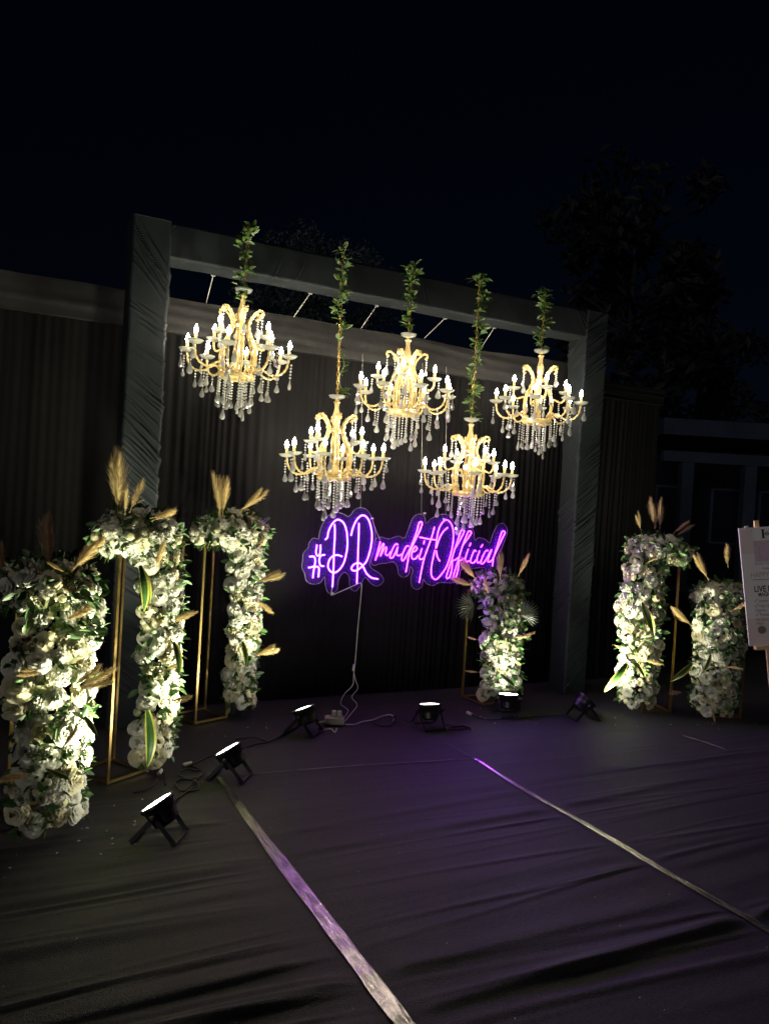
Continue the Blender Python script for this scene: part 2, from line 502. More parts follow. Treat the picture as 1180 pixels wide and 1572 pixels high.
# ------------------------------------------------------------------ the wrapped goal-post frame
frame = empty('draped_frame', (2.6, 5.09, 0), 'goal-post frame of two pillars and a beam wrapped in dark grey cloth', 'frame')
FB = Vector((2.6, 5.09, 0))
def wrapped(p0, p1, wide, deep, creases, seed, name, amp=0.011, slope=0.5, wob=0.005):
    """closed box section from p0 to p1 with diagonal gathers pressed into the cloth"""
    r_ = random.Random(seed)
    p0, p1 = Vector(p0), Vector(p1)
    L = (p1 - p0).length
    t = (p1 - p0).normalized()
    # section axes: a = towards viewer (-Y), b = sideways
    a = Vector((0, -1, 0))
    b = t.cross(a)
    hw, hd = wide / 2, deep / 2
    per = []
    c = 0.012
    def side(pa, pb, n):
        for i in range(n):
            per.append((pa[0] + (pb[0] - pa[0]) * i / n, pa[1] + (pb[1] - pa[1]) * i / n))
    K = 26
    side((-hw + c, hd), (hw - c, hd), K)
    side((hw - c, hd), (hw, hd - c), 2)
    side((hw, hd - c), (hw, -hd + c), K)
    side((hw, -hd + c), (hw - c, -hd), 2)
    side((hw - c, -hd), (-hw + c, -hd), 6)
    side((-hw + c, -hd), (-hw, -hd + c), 2)
    side((-hw, -hd + c), (-hw, hd - c), K)
    side((-hw, hd - c), (-hw + c, hd), 2)
    # arc length, zero at the left edge of the front
    s = [0.0]
    for i in range(1, len(per)):
        s.append(s[-1] + math.dist(per[i], per[i - 1]))
    cr = []
    for (pos, n, spread, sl) in creases:
        for q in range(n):
            cr.append((pos + (q - n / 2) * spread / n + r_.uniform(-0.012, 0.012), sl * r_.uniform(0.85, 1.2), r_.uniform(0.5, 1.0), r_.uniform(-0.05, 0.10), r_.uniform(0.10, 0.32), r_.uniform(0.0045, 0.008)))
    rows = int(L / 0.004)
    vs_ = []
    for j in range(rows):
        l = L * j / (rows - 1)
        near = [q for q in cr if abs(q[0] - l) < 0.8]
        for i, (u, v) in enumerate(per):
            d = wob * noise.noise(Vector((u * 5, v * 5, l * 4 + seed)))
            for (pos, sl, am, s0, ln, w) in near:
                e = l - (pos - 1.45 * sl * s[i] + 0.006 * sin(s[i] * 12 + pos * 7))
                if abs(e) < 3 * w:
                    f_ = max(0.0, 1 - ((s[i] - (s0 + ln / 2)) / (ln * 0.75)) ** 2) if s[i] < 0.34 else 0.7 * max(0.0, sin((s[i] + pos) * 9))
                    d += amp * am * f_ * (exp(-(e / w) ** 2) - 0.7 * exp(-((e - 1.5 * w) / w) ** 2))
            k = 1 + d / max(hw, 0.05)
            vs_.append(p0 + t * l + b * u * k + a * v * k - FB)
    n = len(per)
    m_ = MB().add(vs_, grid_faces(n, rows, True))
    m_.f.append(tuple(range(n))); m_.mi.append(0)
    m_.f.append(tuple(reversed(range((rows - 1) * n, rows * n)))); m_.mi.append(0)
    return m_.build(name, 'wrap', frame, smooth=True)

wrapped((0.81, 5.09, 0.0), (0.81, 5.09, 3.17), 0.235, 0.215,
        [(3.12, 7, 0.22, 0.9), (2.98, 6, 0.2, 0.75), (2.62, 5, 0.12, 0.42), (2.42, 3, 0.1, 0.4), (2.22, 7, 0.2, 0.5), (1.98, 8, 0.22, 0.62), (1.72, 9, 0.26, 0.62), (1.50, 8, 0.2, 0.6), (1.25, 9, 0.25, 0.55), (1.0, 8, 0.2, 0.5), (0.7, 6, 0.25, 0.5), (0.4, 6, 0.2, 0.5)], 5, 'pillar')
wrapped((4.395, 5.09, 0.0), (4.395, 5.09, 3.17), 0.235, 0.215,
        [(z_, 8, 0.22, -0.55) for z_ in (0.15, 0.4, 0.65, 0.9, 1.15, 1.4, 1.65, 1.9, 2.3, 2.7, 2.95)], 6, 'pillar')
wrapped((0.925, 5.092, 3.055), (4.28, 5.092, 3.055), 0.225, 0.208,
        [(0.02, 6, 0.10, 0.6), (0.9, 2, 0.3, 0.3), (1.8, 2, 0.3, -0.2), (2.6, 2, 0.3, 0.3), (3.3, 6, 0.12, -0.6)], 8, 'beam', amp=0.006, wob=0.006)

for k, (xa, za, xb, zb, lb) in enumerate([
        (1.25, 2.945, 1.248, 2.79, 'nearest the left pillar'), (1.945, 2.945, 1.879, 2.79, 'second from the left pillar'),
        (2.47, 2.945, 2.415, 2.79, 'in the middle of five'), (3.06, 2.945, 2.965, 2.80, 'second from the right pillar'),
        (3.52, 2.945, 3.50, 2.80, 'nearest the right pillar')]):
    base = Vector((xa, 5.195, za))
    o = empty('support_rod', base, 'thin pale steel rod from beam back to curtain header, ' + lb, 'rod', 'rods between beam and header')
    MB().tube([(0, 0, 0.005), (xb - xa, 0.15, zb - za)], 0.0032, 6).build('bar', 'rod', o)
    MB().box((0, 0.004, 0.004), (0.03, 0.016, 0.02), bev=0.003).build('bracket', 'rod', o)

# ------------------------------------------------------------------ chandeliers
def chandelier_proto():
    root = empty('chandelier', (0, 0, 0), 'x', 'chandelier', 'crystal chandeliers hanging from the beam')
    # canopy dish on top of the column
    MB().lathe([(0.008, 0.545), (0.030, 0.547), (0.050, 0.556), (0.058, 0.570), (0.052, 0.569), (0.030, 0.556), (0.006, 0.552)], 20, scallop=(0.05, 10)).build('canopy_dish', 'dish', root, True)
    # turned column
    MB().lathe([(0.0, 0.553), (0.018, 0.550), (0.012, 0.535), (0.024, 0.525), (0.016, 0.512), (0.014, 0.49), (0.018, 0.465), (0.026, 0.44), (0.029, 0.415), (0.024, 0.39), (0.016, 0.37), (0.024, 0.355), (0.040, 0.345), (0.048, 0.335), (0.046, 0.325), (0.020, 0.318), (0.006, 0.305), (0.004, 0.12), (0.012, 0.10), (0.022, 0.06), (0.018, 0.03), (0.012, 0.0), (0.0, -0.012)], 12).build('column', 'gilt', root)
    # bottom ring
    MB().lathe([(0.085, 0.035), (0.112, 0.030), (0.118, 0.015), (0.112, 0.0), (0.085, -0.008), (0.05, -0.004), (0.05, 0.02), (0.085, 0.035)], 24, scallop=(0.03, 12)).build('bottom_ring', 'gilt', root)
    # scrolls: tall curved straps from ring to flared tips
    prof = smooth_path([(0.098, 0, 0.02), (0.112, 0, 0.08), (0.118, 0, 0.15), (0.104, 0, 0.22), (0.074, 0, 0.28), (0.056, 0, 0.33), (0.062, 0, 0.37), (0.086, 0, 0.41), (0.118, 0, 0.436), (0.140, 0, 0.432), (0.142, 0, 0.412), (0.128, 0, 0.404)], 5)
    rr = [0.0062 + 0.0016 * (1 if (i % 4) < 2 else -1) for i in range(len(prof))]
    sm = MB().tube([p + Vector((0, 0.0105, 0)) for p in prof], rr, 6).tube([p - Vector((0, 0.0105, 0)) for p in prof], rr, 6).tube([p + Vector((0.006, 0, 0)) for p in prof], 0.0032, 4).mesh('scroll', 'gilt')
    for k in range(6):
        link('scroll', sm, root, quat=Quaternion((0, 0, 1), k * pi / 3 + 0.26))
    # beads and drops
    def strand(n, gap, small=False):
        m_ = MB()
        for i in range(n):
            z = -gap * (i + 0.5)
            s = 0.0082 if not small else 0.0055
            h = gap * 0.46
            m_.add([(s, 0, z), (0, s, z), (-s, 0, z), (0, -s, z), (0, 0, z + h), (0, 0, z - h)],
                   [(0, 1, 4), (1, 2, 4), (2, 3, 4), (3, 0, 4), (1, 0, 5), (2, 1, 5), (3, 2, 5), (0, 3, 5)])
        return m_.mesh('bead_strand', 'bead')
    strands = {n: strand(n, 0.0185) for n in range(2, 11)}
    dm = MB()
    dm.lathe([(0.0, 0.0), (0.004, -0.004), (0.008, -0.016), (0.015, -0.032), (0.0175, -0.043), (0.013, -0.053), (0.0, -0.058)], 8, mat4=Matrix.Diagonal((1, 0.6, 1, 1)))
    drop_me = dm.mesh('drop', 'crystal')
    def hang(r, a, z, n, sc=1.0):
        o = link('bead_strand', strands[n], root, (r * cos(a), r * sin(a), z), Quaternion((0, 0, 1), rnd.uniform(0, 6)), sc)
        link('drop', drop_me, o, (0, 0, -0.0185 * n), Quaternion((0, 0, 1), rnd.uniform(0, 6)), rnd.uniform(0.95, 1.25))
    # arms
    def arm(pts):
        P = smooth_path(pts, 6)
        rr_ = [0.0066 + (0.0016 if (i % 3) else -0.0014) for i in range(len(P))]
        return MB().tube(P, rr_, 6).mesh('candle_arm', 'gilt')
    low = arm([(0.10, 0, 0.035), (0.135, 0, 0.075), (0.175, 0, 0.060), (0.215, 0, 0.036), (0.270, 0, 0.042), (0.310, 0, 0.082), (0.325, 0, 0.150)])
    high = arm([(0.10, 0, 0.150), (0.118, 0, 0.195), (0.140, 0, 0.190), (0.176, 0, 0.180), (0.200, 0, 0.205), (0.204, 0, 0.245)])
    dish = MB().lathe([(0.008, 0.0), (0.028, 0.002), (0.048, 0.010), (0.062, 0.026), (0.058, 0.027), (0.044, 0.016), (0.024, 0.008), (0.006, 0.006)], 20, scallop=(0.06, 10)).mesh('drip_dish', 'dish', True)
    candle = MB().lathe([(0.0, 0.0), (0.013, 0.0), (0.015, 0.006), (0.010, 0.012), (0.0095, 0.058), (0.0, 0.058)], 10).mesh('candle', 'candle', True)
    bulb = MB().lathe([(0.0, 0.0), (0.009, 0.002), (0.0145, 0.014), (0.0155, 0.024), (0.011, 0.040), (0.005, 0.054), (0.0, 0.064)], 9).mesh('bulb', 'bulb', True)
    def candle_arm(me, ang, r, z, sc):
        a_ = link('candle_arm', me, root, quat=Quaternion((0, 0, 1), ang))
        link('drip_dish', dish, a_, (r, 0, z - 0.002), scale=sc)
        link('candle', candle, a_, (r, 0, z + 0.004))
        link('bulb', bulb, a_, (r, 0, z + 0.060), scale=0.88)
    for k in range(8):
        ang = k * pi / 4 + 0.19
        candle_arm(low, ang, 0.325, 0.150, 0.85)
        hang(0.340, ang, 0.125, 4 + (k % 2))
        hang(0.258, ang + 0.02, 0.036, 3 + (k * 3) % 3)
        hang(0.205, ang - 0.03, 0.028, 5 + (k * 5) % 3)
        hang(0.352, ang + 0.11, 0.150, 2)
    for k in range(4):
        ang = k * pi / 2 + 0.55
        candle_arm(high, ang, 0.204, 0.245, 0.82)
        hang(0.235, ang + 0.1, 0.245, 3)
        hang(0.165, ang, 0.172, 4)
    for k in range(14):
        hang(0.110, k * 2 * pi / 14, 0.0, 7 + (k * 3) % 3)
    for k in range(7):
        hang(0.062, k * 2 * pi / 7 + 0.2, -0.005, 9 + (k % 2))
    for k in range(6):
        hang(0.140, k * pi / 3 + 0.26, 0.405, 4)
    return root

CH = [  # x, y, z of bottom ring, spin, tilt, label
    (1.345, 4.84, 2.225, 0.15, 0.032, 'leftmost gold crystal chandelier, highest, beside the left wrapped pillar'),
    (2.055, 4.84, 1.628, 0.0, -0.018, 'lower left gold crystal chandelier hanging over the violet PR lettering'),
    (2.555, 4.84, 2.121, 0.42, 0.012, 'middle of the three upper gold crystal chandeliers'),
    (3.126, 4.84, 1.582, 0.95, -0.010, 'lower right gold crystal chandelier hanging over the Official lettering'),
    (3.722, 4.84, 2.172, 0.66, 0.016, 'rightmost gold crystal chandelier, beside the right wrapped pillar')]
proto = chandelier_proto()
chands = []
for i, (x, y, z, sp, tl, lb) in enumerate(CH):
    o = proto if i == 0 else copy_tree(proto)
    chands.append(o)
for o, (x, y, z, sp, tl, lb) in zip(chands, CH):
    o.location = (x, y, z)
    o.rotation_euler = (0, tl, sp)
    o['label'] = lb
    vr = random.Random(int(x * 1000))
    for ch in list(o.children):
        if ch.name.startswith('bead_strand'):
            if vr.random() < 0.13:
                for g in list(ch.children):
                    bpy.data.objects.remove(g)
                bpy.data.objects.remove(ch)
                continue
            ch.scale.z = vr.uniform(0.82, 1.18)
            ch.rotation_quaternion = Quaternion((0, 0, 1), vr.uniform(0, 6)) @ Quaternion((1, 0, 0), vr.uniform(-0.05, 0.05))
        elif ch.name.startswith('candle_arm'):
            ch.rotation_quaternion = ch.rotation_quaternion @ Quaternion((0, 0, 1), vr.uniform(-0.07, 0.07)) @ Quaternion((0, 1, 0), vr.uniform(-0.025, 0.025))
    # chain up and over the beam
    m_ = MB()
    top = 3.205 - z
    R = Matrix.Rotation(-sp, 3, 'Z')
    n = int((top - 0.56) / 0.028)
    for k in range(n):
        zc = 0.56 + (k + 0.5) * (top - 0.56) / n
        ax = Vector((1, 0, 0)) if k % 2 else Vector((0, 1, 0))
        m_.tube([Vector((0, 0, zc)) + ax * 0.008 * cos(a) + Vector((0, 0, 0.019 * sin(a))) for a in [q * pi / 4 for q in range(8)]], 0.0026, 5, closed=True)
    m_.build('chain', 'chain', o, True)
    m_ = MB()
    m_.tube([R @ Vector(p) for p in smooth_path([(0, 0, top - 0.02), (0, 0.03, top - 0.005), (0, 0.16, top - 0.02), (0, 0.30, top - 0.025), (0, 0.365, top - 0.09)], 5)], 0.005, 6)
    m_.build('hook', 'black_plastic', o, True)

# garlands twisted round the chains
leaf_pts = [(0, 0, 0), (0.010, 0.012, 0.003), (0.013, 0.026, 0.004), (0.008, 0.044, 0.001), (0, 0.056, -0.004), (-0.008, 0.044, 0.001), (-0.013, 0.026, 0.004), (-0.010, 0.012, 0.003), (0, 0.026, -0.001)]
leaf_me = MB().add(leaf_pts, [(8, k, (k + 1) % 8) for k in range(8)]).mesh('leaf', 'leaf', True)
GL = ['leafy green vine twisted round the chain of the leftmost chandelier',
      'longest leafy green vine, on the chain of the lower left chandelier',
      'leafy green vine on the chain of the middle upper chandelier',
      'long leafy green vine on the chain of the lower right chandelier',
      'leafy green vine on the chain of the rightmost chandelier']
for gi, (x, y, z, sp, tl, lb) in enumerate(CH):
    gr = random.Random(100 + gi)
    zt = [3.235, 3.19, 3.20, 3.215, 3.24][gi]
    zb = z + [0.50, 0.58, 0.57, 0.565, 0.57][gi]
    gx = x + (0.04 if gi == 0 else 0)
    t = empty('leaf_garland', (x, y, zb), GL[gi], 'garland', 'vines on the chandelier chains')
    L = zt - zb
    path = []
    for k in range(int(L / 0.02) + 1):
        q = k / (L / 0.02)
        a = k * 0.55
        bend = (0.04, -0.04, 0.0, 0.02, 0.0)[gi] * q * q
        path.append(Vector((0.017 * cos(a) + bend + 0.012 * sin(q * 7 + gi), 0.017 * sin(a) - 0.006, q * L)))
    MB().tube(path, 0.003, 5).build('stem', 'leaf', t, True)
    dens = int(L * 210)
    for k in range(dens):
        q = gr.random()
        if gi == 1 and 0.06 < q < 0.42 and gr.random() < 0.80:
            continue
        p = path[int(q * (len(path) - 1))]
        a = gr.uniform(0, 2 * pi)
        out = Vector((cos(a), sin(a) - 0.15, gr.uniform(-0.5, 0.9))).normalized()
        qq = out.to_track_quat('Y', 'Z') @ Quaternion((0, 1, 0), gr.uniform(-1, 1))
        if k < 16:
            p = path[-1] + Vector((gr.uniform(-0.02, 0.02), gr.uniform(-0.01, 0.10), gr.uniform(-0.07, 0.0)))
        link('leaf', leaf_me, t, p + out * 0.006, qq, gr.uniform(0.65, 1.25))

# ------------------------------------------------------------------ neon sign
SY = 5.17
S9 = 9.077
def sgn(px, py):
    """a point on the sign's own plane (metres), from the drawing grid of the lettering"""
    d = fw * 1190 + rt * (px - 590) - up * (py - 786)
    k = SY / d.y
    return Vector((d.x * k, SY, 1.5 + d.z * k))
def z1(x, y): return sgn(460 + x / S9, 770 + y / S9)
def z2(x, y): return sgn(560 + x / S9, 780 + y / S9)
def z3(x, y): return sgn(660 + x / S9, 780 + y / S9)
SB = z2(300, 700)
SB = Vector((SB.x, SY, SB.z))
sign = empty('neon_sign', SB, 'glowing violet and magenta script neon sign on clear acrylic in front of the curtain', 'neon sign')
STROKES = [
    ('#', z1, 'neon_violet', [[(240, 600), (228, 715), (255, 755), (285, 715), (290, 600)],
        [(138, 766), (195, 764), (216, 800), (214, 860), (190, 905), (122, 920)],
        [(352, 742), (300, 750), (276, 790), (276, 855), (295, 893), (338, 900)],
        [(184, 1064), (200, 935), (236, 905), (270, 935), (260, 1052)]]),
    ('P', z1, 'neon_violet', [[(355, 530), (385, 500), (400, 420), (440, 330), (490, 270), (540, 252), (600, 285), (640, 360), (660, 460), (665, 600), (650, 720), (615, 850), (560, 940), (500, 985), (450, 985), (405, 940), (395, 880), (420, 800), (470, 755), (530, 745), (590, 765)],
        [(485, 315), (490, 450), (478, 700), (468, 1000), (455, 1190)]]),
    ('R', z1, 'neon_violet', [[(715, 475), (740, 370), (790, 260), (850, 200), (900, 195), (950, 240), (985, 330), (1005, 450), (1000, 570), (975, 700), (930, 830), (860, 910), (790, 960), (740, 960), (720, 930), (750, 880), (810, 855), (860, 875), (890, 920), (930, 1000), (1000, 1060), (1090, 1080)],
        [(825, 300), (820, 500), (810, 800), (795, 1140)]]),
    ('m', z2, 'neon', [[(215, 465), (190, 560), (145, 730)], [(165, 680), (205, 585), (250, 500), (262, 512), (240, 590), (215, 668), (250, 600), (290, 545), (302, 570), (285, 625), (300, 655), (330, 650), (358, 605)]]),
    ('a', z2, 'neon', [[(460, 510), (430, 500), (390, 560), (355, 650), (350, 688), (385, 690), (430, 610), (458, 540), (440, 640), (475, 662), (510, 640)]]),
    ('d', z2, 'neon', [[(612, 532), (580, 530), (540, 600), (510, 690), (520, 730), (550, 710), (600, 620), (640, 540), (720, 330), (750, 215), (780, 190), (795, 220), (760, 320), (655, 540), (612, 660), (590, 780), (570, 890)]]),
    ('e', z2, 'neon', [[(655, 605), (700, 600), (725, 560), (700, 535), (664, 590), (648, 670), (670, 710), (710, 700), (742, 655)]]),
    ('i', z2, 'neon', [[(795, 560), (765, 650), (758, 705), (795, 710), (832, 680)], [(828, 452), (816, 502)]]),
    ('t', z2, 'neon', [[(970, 260), (930, 400), (880, 540), (830, 680), (790, 850), (755, 1040)], [(760, 405), (880, 430), (1000, 445)]]),
    ('O', z3, 'neon', [[(245, 270), (180, 330), (125, 430), (92, 535), (78, 555), (85, 500), (100, 380), (130, 270), (180, 190), (230, 165), (280, 200), (315, 280), (325, 400), (305, 560), (270, 700), (220, 830), (150, 930), (90, 990), (45, 980), (15, 920), (20, 800), (45, 680), (65, 585)],
        [(85, 590), (100, 680), (135, 740)]]),
    ('f', z3, 'neon', [[(360, 545), (440, 400), (472, 325), (450, 305), (425, 330), (360, 520), (280, 780), (225, 960), (268, 962), (300, 860), (310, 740), (350, 722), (390, 690)]]),
    ('f', z3, 'neon', [[(450, 525), (540, 400), (572, 340), (550, 320), (520, 350), (450, 530), (380, 760), (320, 962), (355, 965), (390, 850), (402, 742), (440, 722), (470, 700)]]),
    ('i', z3, 'neon', [[(530, 570), (490, 700), (502, 745), (548, 735)], [(567, 488), (545, 532)]]),
    ('c', z3, 'neon', [[(640, 605), (615, 592), (575, 680), (562, 748), (600, 765), (642, 718)]]),
    ('i', z3, 'neon', [[(690, 590), (652, 700), (658, 758), (702, 748)], [(732, 508), (706, 547)]]),
    ('a', z3, 'neon', [[(805, 592), (770, 600), (720, 700), (705, 765), (740, 768), (800, 680), (857, 575), (802, 725), (828, 750), (862, 722)]]),
    ('l', z3, 'neon', [[(865, 720), (920, 600), (1000, 430), (1040, 345), (1020, 320), (990, 350), (930, 540), (880, 700), (865, 820), (850, 930)]]),
]
for ch_, fz, mt, sts in STROKES:
    m_ = MB()
    for st in sts:
        P = smooth_path([fz(*p) - SB for p in st], 5)
        m_.tube(P, 0.0048 if mt == 'neon_violet' else 0.0042, 8)
    m_.build('letter', mt, sign, True)

def panel(polys, name):
    P = smooth_path(polys, 5, True)
    m_ = MB()
    n = len(P)
    th = Vector((0, 0.005, 0))
    off = Vector((0, 0.012, 0))
    m_.v = [tuple(p + off) for p in P] + [tuple(p + off + th) for p in P]
    m_.f = [tuple(range(n)), tuple(reversed(range(n, 2 * n)))] + [(i, n + i, n + (i + 1) % n, (i + 1) % n) for i in range(n)]
    m_.mi = [0] * len(m_.f)
    o = m_.build(name, 'acrylic', sign)
    MB().tube([p + off + th * 0.5 for p in P], 0.0022, 5, closed=True).build('cut_edge', 'edge', o, True)
    return o
panel([z1(*p) - SB for p in [(270, 520), (200, 510), (140, 580), (125, 650), (62, 720), (50, 830), (40, 920), (80, 1010), (105, 1110), (200, 1155), (300, 1130), (358, 1050), (372, 1200), (430, 1285), (530, 1235), (548, 1100), (610, 1000), (660, 1000), (700, 1060), (712, 1200), (790, 1250), (865, 1160), (920, 1060), (1000, 1140), (1090, 1180), (1180, 1110), (1130, 1010), (1010, 930), (985, 850), (1030, 740), (1065, 560), (1060, 400), (1020, 240), (950, 120), (860, 85), (775, 115), (700, 205), (620, 175), (530, 150), (430, 180), (340, 290), (290, 420)]], 'backing_panel')
pb = [z2(*p) for p in [(105, 760), (120, 600), (150, 460), (230, 405), (350, 432), (480, 392), (565, 420), (620, 310), (680, 150), (760, 85), (845, 110), (870, 215), (940, 150), (1030, 110)]]
pb += [z3(*p) for p in [(200, 85), (290, 115), (370, 225), (460, 235), (570, 250), (628, 330), (645, 450), (700, 415), (790, 440), (850, 485), (900, 350), (960, 240), (1040, 215), (1095, 290), (1080, 400), (1020, 560), (960, 740), (935, 930), (880, 990), (800, 960), (785, 840), (600, 845), (460, 855), (420, 980), (350, 1045), (240, 1045), (140, 1045), (60, 1085), (-20, 1060)]]
pb += [z2(*p) for p in [(832, 1000), (810, 1100), (740, 1140), (672, 1090), (660, 980), (685, 870), (645, 820), (632, 925), (560, 968), (492, 930), (470, 825), (415, 755), (320, 770), (220, 780), (150, 805)]]
panel([p + Vector((0, 0.008, 0)) - SB for p in pb], 'backing_panel')
# silver stand-offs, wires up to the header, feed wire and cord
for q in [z1(1005, 235), z3(185, 150), z2(825, 70), z1(450, 1275)]:
    MB().box(q - SB + Vector((0, -0.006, 0)), (0.020, 0.012, 0.012), bev=0.002).build('wire_clip', 'white_plastic', sign)
MB().tube(smooth_path([z1(1015, 260) - SB, z1(1060, 400) - SB, z1(1115, 520) - SB, z2(205, 440) - SB], 5), 0.0016, 5).build('link_wire', 'wire', sign, True)
for q in [z1(860, 100), z3(230, 95), z2(800, 90)]:
    MB().tube([q - SB + Vector((0, 0.015, 0)), Vector((q.x, 5.31, 2.60)) - SB], 0.0008, 4).build('hanging_wire', 'wire', sign)
MB().tube([p - SB for p in smooth_path([z1(455, 1190), z1(440, 1285), z1(455, 1300), z1(620, 1230), z1(800, 1150), z1(845, 1130)], 4)], 0.0026, 6).build('feed_wire', 'wire', sign, True)
# cord to the floor
def px_at(px, py, Y):
    d = fw * 1190 + rt * (px - 590) - up * (py - 786)
    k = Y / d.y
    return Vector((d.x * k, Y, 1.5 + d.z * k))
def px_floor(px, py, z=0.008):
    d = fw * 1190 + rt * (px - 590) - up * (py - 786)
    k = (z - 1.5) / d.z
    return Vector((d.x * k, d.y * k, z))
cord = [z1(850, 1135), sgn(555, 900), sgn(553, 925), sgn(549, 965), px_at(546, 1005, 5.12), px_at(543, 1035, 5.05), px_at(541, 1052, 5.0), px_at(529, 1065, 4.97), px_at(523, 1080, 4.93), px_floor(534, 1090, 0.03), px_floor(530, 1099, 0.012), px_floor(524, 1106, 0.03)]
MB().tube([p - SB for p in smooth_path(cord, 6)], 0.0028, 6).build('power_cord', 'wire', sign, True)
cord2 = [px_at(543, 1033, 5.06), px_at(546, 1045, 5.02), px_at(549, 1057, 4.98), px_at(540, 1070, 4.95), px_at(548, 1082, 4.9), px_floor(540, 1094, 0.02), px_floor(532, 1104, 0.012), px_floor(528, 1108, 0.03)]
MB().tube([p - SB for p in smooth_path(cord2, 6)], 0.0024, 6).build('power_cord', 'wire', sign, True)
MB().tube([px_at(543, 1020, 5.08) - SB, px_at(541.5, 1030, 5.06) - SB], 0.006, 8).build('cord_connector', 'white_plastic', sign, True)
# added purple spots just before the lettering, aimed out to wash the carpet violet
for q, pw, c in [(z1(480, 650), 12, (0.28, 0.06, 1.0)), (z1(880, 600), 36, (0.30, 0.05, 1.0)), (z2(560, 560), 60, (0.34, 0.05, 1.0))]:
    ld = bpy.data.lights.new('added_floor_wash', 'SPOT')
    ld.energy = pw
    ld.color = c
    ld.spot_size = radians(102)
    ld.spot_blend = 0.6
    ld.shadow_soft_size = 0.05
    lo = bpy.data.objects.new('added_floor_wash', ld)
    col.objects.link(lo)
    lo.parent = sign
    lo.location = q - SB + Vector((0, -0.05, 0))
    lo.rotation_euler = Vector((0.50, -1, -0.22)).to_track_quat('-Z', 'Y').to_euler()

# ------------------------------------------------------------------ flowers
def petal(m_, ang, r_in, r_out, z_in, z_out, width, curl, r_, mi=0, nu=5, nv=4):
    vs_ = []
    for j in range(nv):
        t = j / (nv - 1)
        rr_ = r_in + (r_out - r_in) * (t ** 1.3)
        zz = z_in + (z_out - z_in) * sin(t * pi / 2)
        if t > 0.6:
            rr_ += curl * (t - 0.6) * 2.5
            zz -= abs(curl) * 0.5 * (t - 0.6) * 2.5
        for i in range(nu):
            s = i / (nu - 1) * 2 - 1
            ww = width * 1.15 * sin(pi * (0.25 + 0.40 * t)) 
            a = ang + s * ww
            lip = (1 - 0.30 * s * s * t * t)
            vs_.append((rr_ * cos(a) * (1 - 0.06 * s * s), rr_ * sin(a) * (1 - 0.06 * s * s), zz * lip + r_.uniform(-1, 1) * 0.0012))
    m_.add(vs_, grid_faces(nu, nv), mi)

def rose(seed, open_=1.0):
    r_ = random.Random(seed)
    m_ = MB()
    rings = [(4, 0.003, 0.009, 0.000, 0.046, 1.2, 0.001), (5, 0.006, 0.017, 0.0, 0.047, 0.95, 0.002), (6, 0.010, 0.027, 0.0, 0.045, 0.78, 0.005),
             (7, 0.014, 0.036 * open_, -0.004, 0.041, 0.62, 0.006), (8, 0.016, 0.044 * open_, -0.012, 0.032, 0.55, 0.008), (7, 0.016, 0.047 * open_, -0.016, 0.016, 0.58, 0.008)]
    for n, ri, ro, zi, zo, w, c in rings:
        off = r_.uniform(0, 6)
        for k in range(n):
            petal(m_, off + k * 2 * pi / n + r_.uniform(-0.15, 0.15), ri, ro * r_.uniform(0.92, 1.08), zi, zo * r_.uniform(0.92, 1.05), w * r_.uniform(0.9, 1.1), c * r_.uniform(0.6, 1.4), r_)
    return m_
def peony(seed):
    r_ = random.Random(seed)
    m_ = MB()
    for k in range(46):
        t = (k + 0.5) / 46
        a = k * 2.39996
        th = t * 1.5
        c = Vector((cos(a) * sin(th), sin(a) * sin(th), cos(th) * 0.75))
        base = c * 0.018
        tip = c * (0.047 + r_.uniform(-0.005, 0.006)) + Vector((0, 0, r_.uniform(-0.004, 0.004)))
        tg = Vector((-sin(a), cos(a), r_.uniform(-0.4, 0.4))).normalized()
        w = r_.uniform(0.012, 0.019)
        wv = c.cross(tg) * 0.006
        vs_ = [base - tg * w * 0.4, base + tg * w * 0.4]
        mid = base.lerp(tip, 0.6)
        vs_ += [mid - tg * w + wv, mid + wv * -1, mid + tg * w + wv]
        vs_ += [tip - tg * w * 0.8 - wv, tip + wv * 1.2, tip + tg * w * 0.8 - wv]
        m_.add(vs_, [(0, 3, 2), (0, 1, 3), (1, 4, 3), (2, 3, 6, 5), (3, 4, 7, 6)])
    return m_
def hydrangea(seed):
    r_ = random.Random(seed)
    m_ = MB()
    for k in range(44):
        t = (k + 0.5) / 44
        a = k * 2.39996
        th = t * 1.65
        c = Vector((cos(a) * sin(th), sin(a) * sin(th), cos(th) * 0.85))
        q = c.to_track_quat('Z', 'Y') @ Quaternion((0, 0, 1), r_.uniform(0, 2))
        p = c * (0.050 + r_.uniform(-0.004, 0.005))
        s = 0.0125
        for b in range(4):
            e = Quaternion((0, 0, 1), b * pi / 2)
            vs_ = [q @ (e @ Vector(v)) * 1.0 + p for v in [(0, 0, -0.002), (s * 0.7, -s * 0.55, 0.002), (s * 1.25, 0, 0.0), (s * 0.7, s * 0.55, 0.002)]]
            m_.add(vs_, [(0, 1, 2, 3)])
    return m_
def button(seed):
    r_ = random.Random(seed)
    m_ = MB()
    for ring, (n, th) in enumerate([(5, 0.3), (8, 0.8), (10, 1.3), (9, 1.8)]):
        for k in range(n):
            a = 2 * pi * (k + 0.5 * ring) / n
            c = Vector((cos(a) * sin(th), sin(a) * sin(th), cos(th)))
            tg = Vector((-sin(a), cos(a), 0))
            dn = Vector((cos(a) * cos(th), sin(a) * cos(th), -sin(th)))
            p = c * 0.016
            w = 0.007
            m_.add([p - dn * 0.007, p + tg * w + c * 0.001, p + dn * 0.008 + c * 0.003, p - tg * w + c * 0.001], [(0, 1, 2, 3)], 1 if ring == 0 else 0)
    return m_
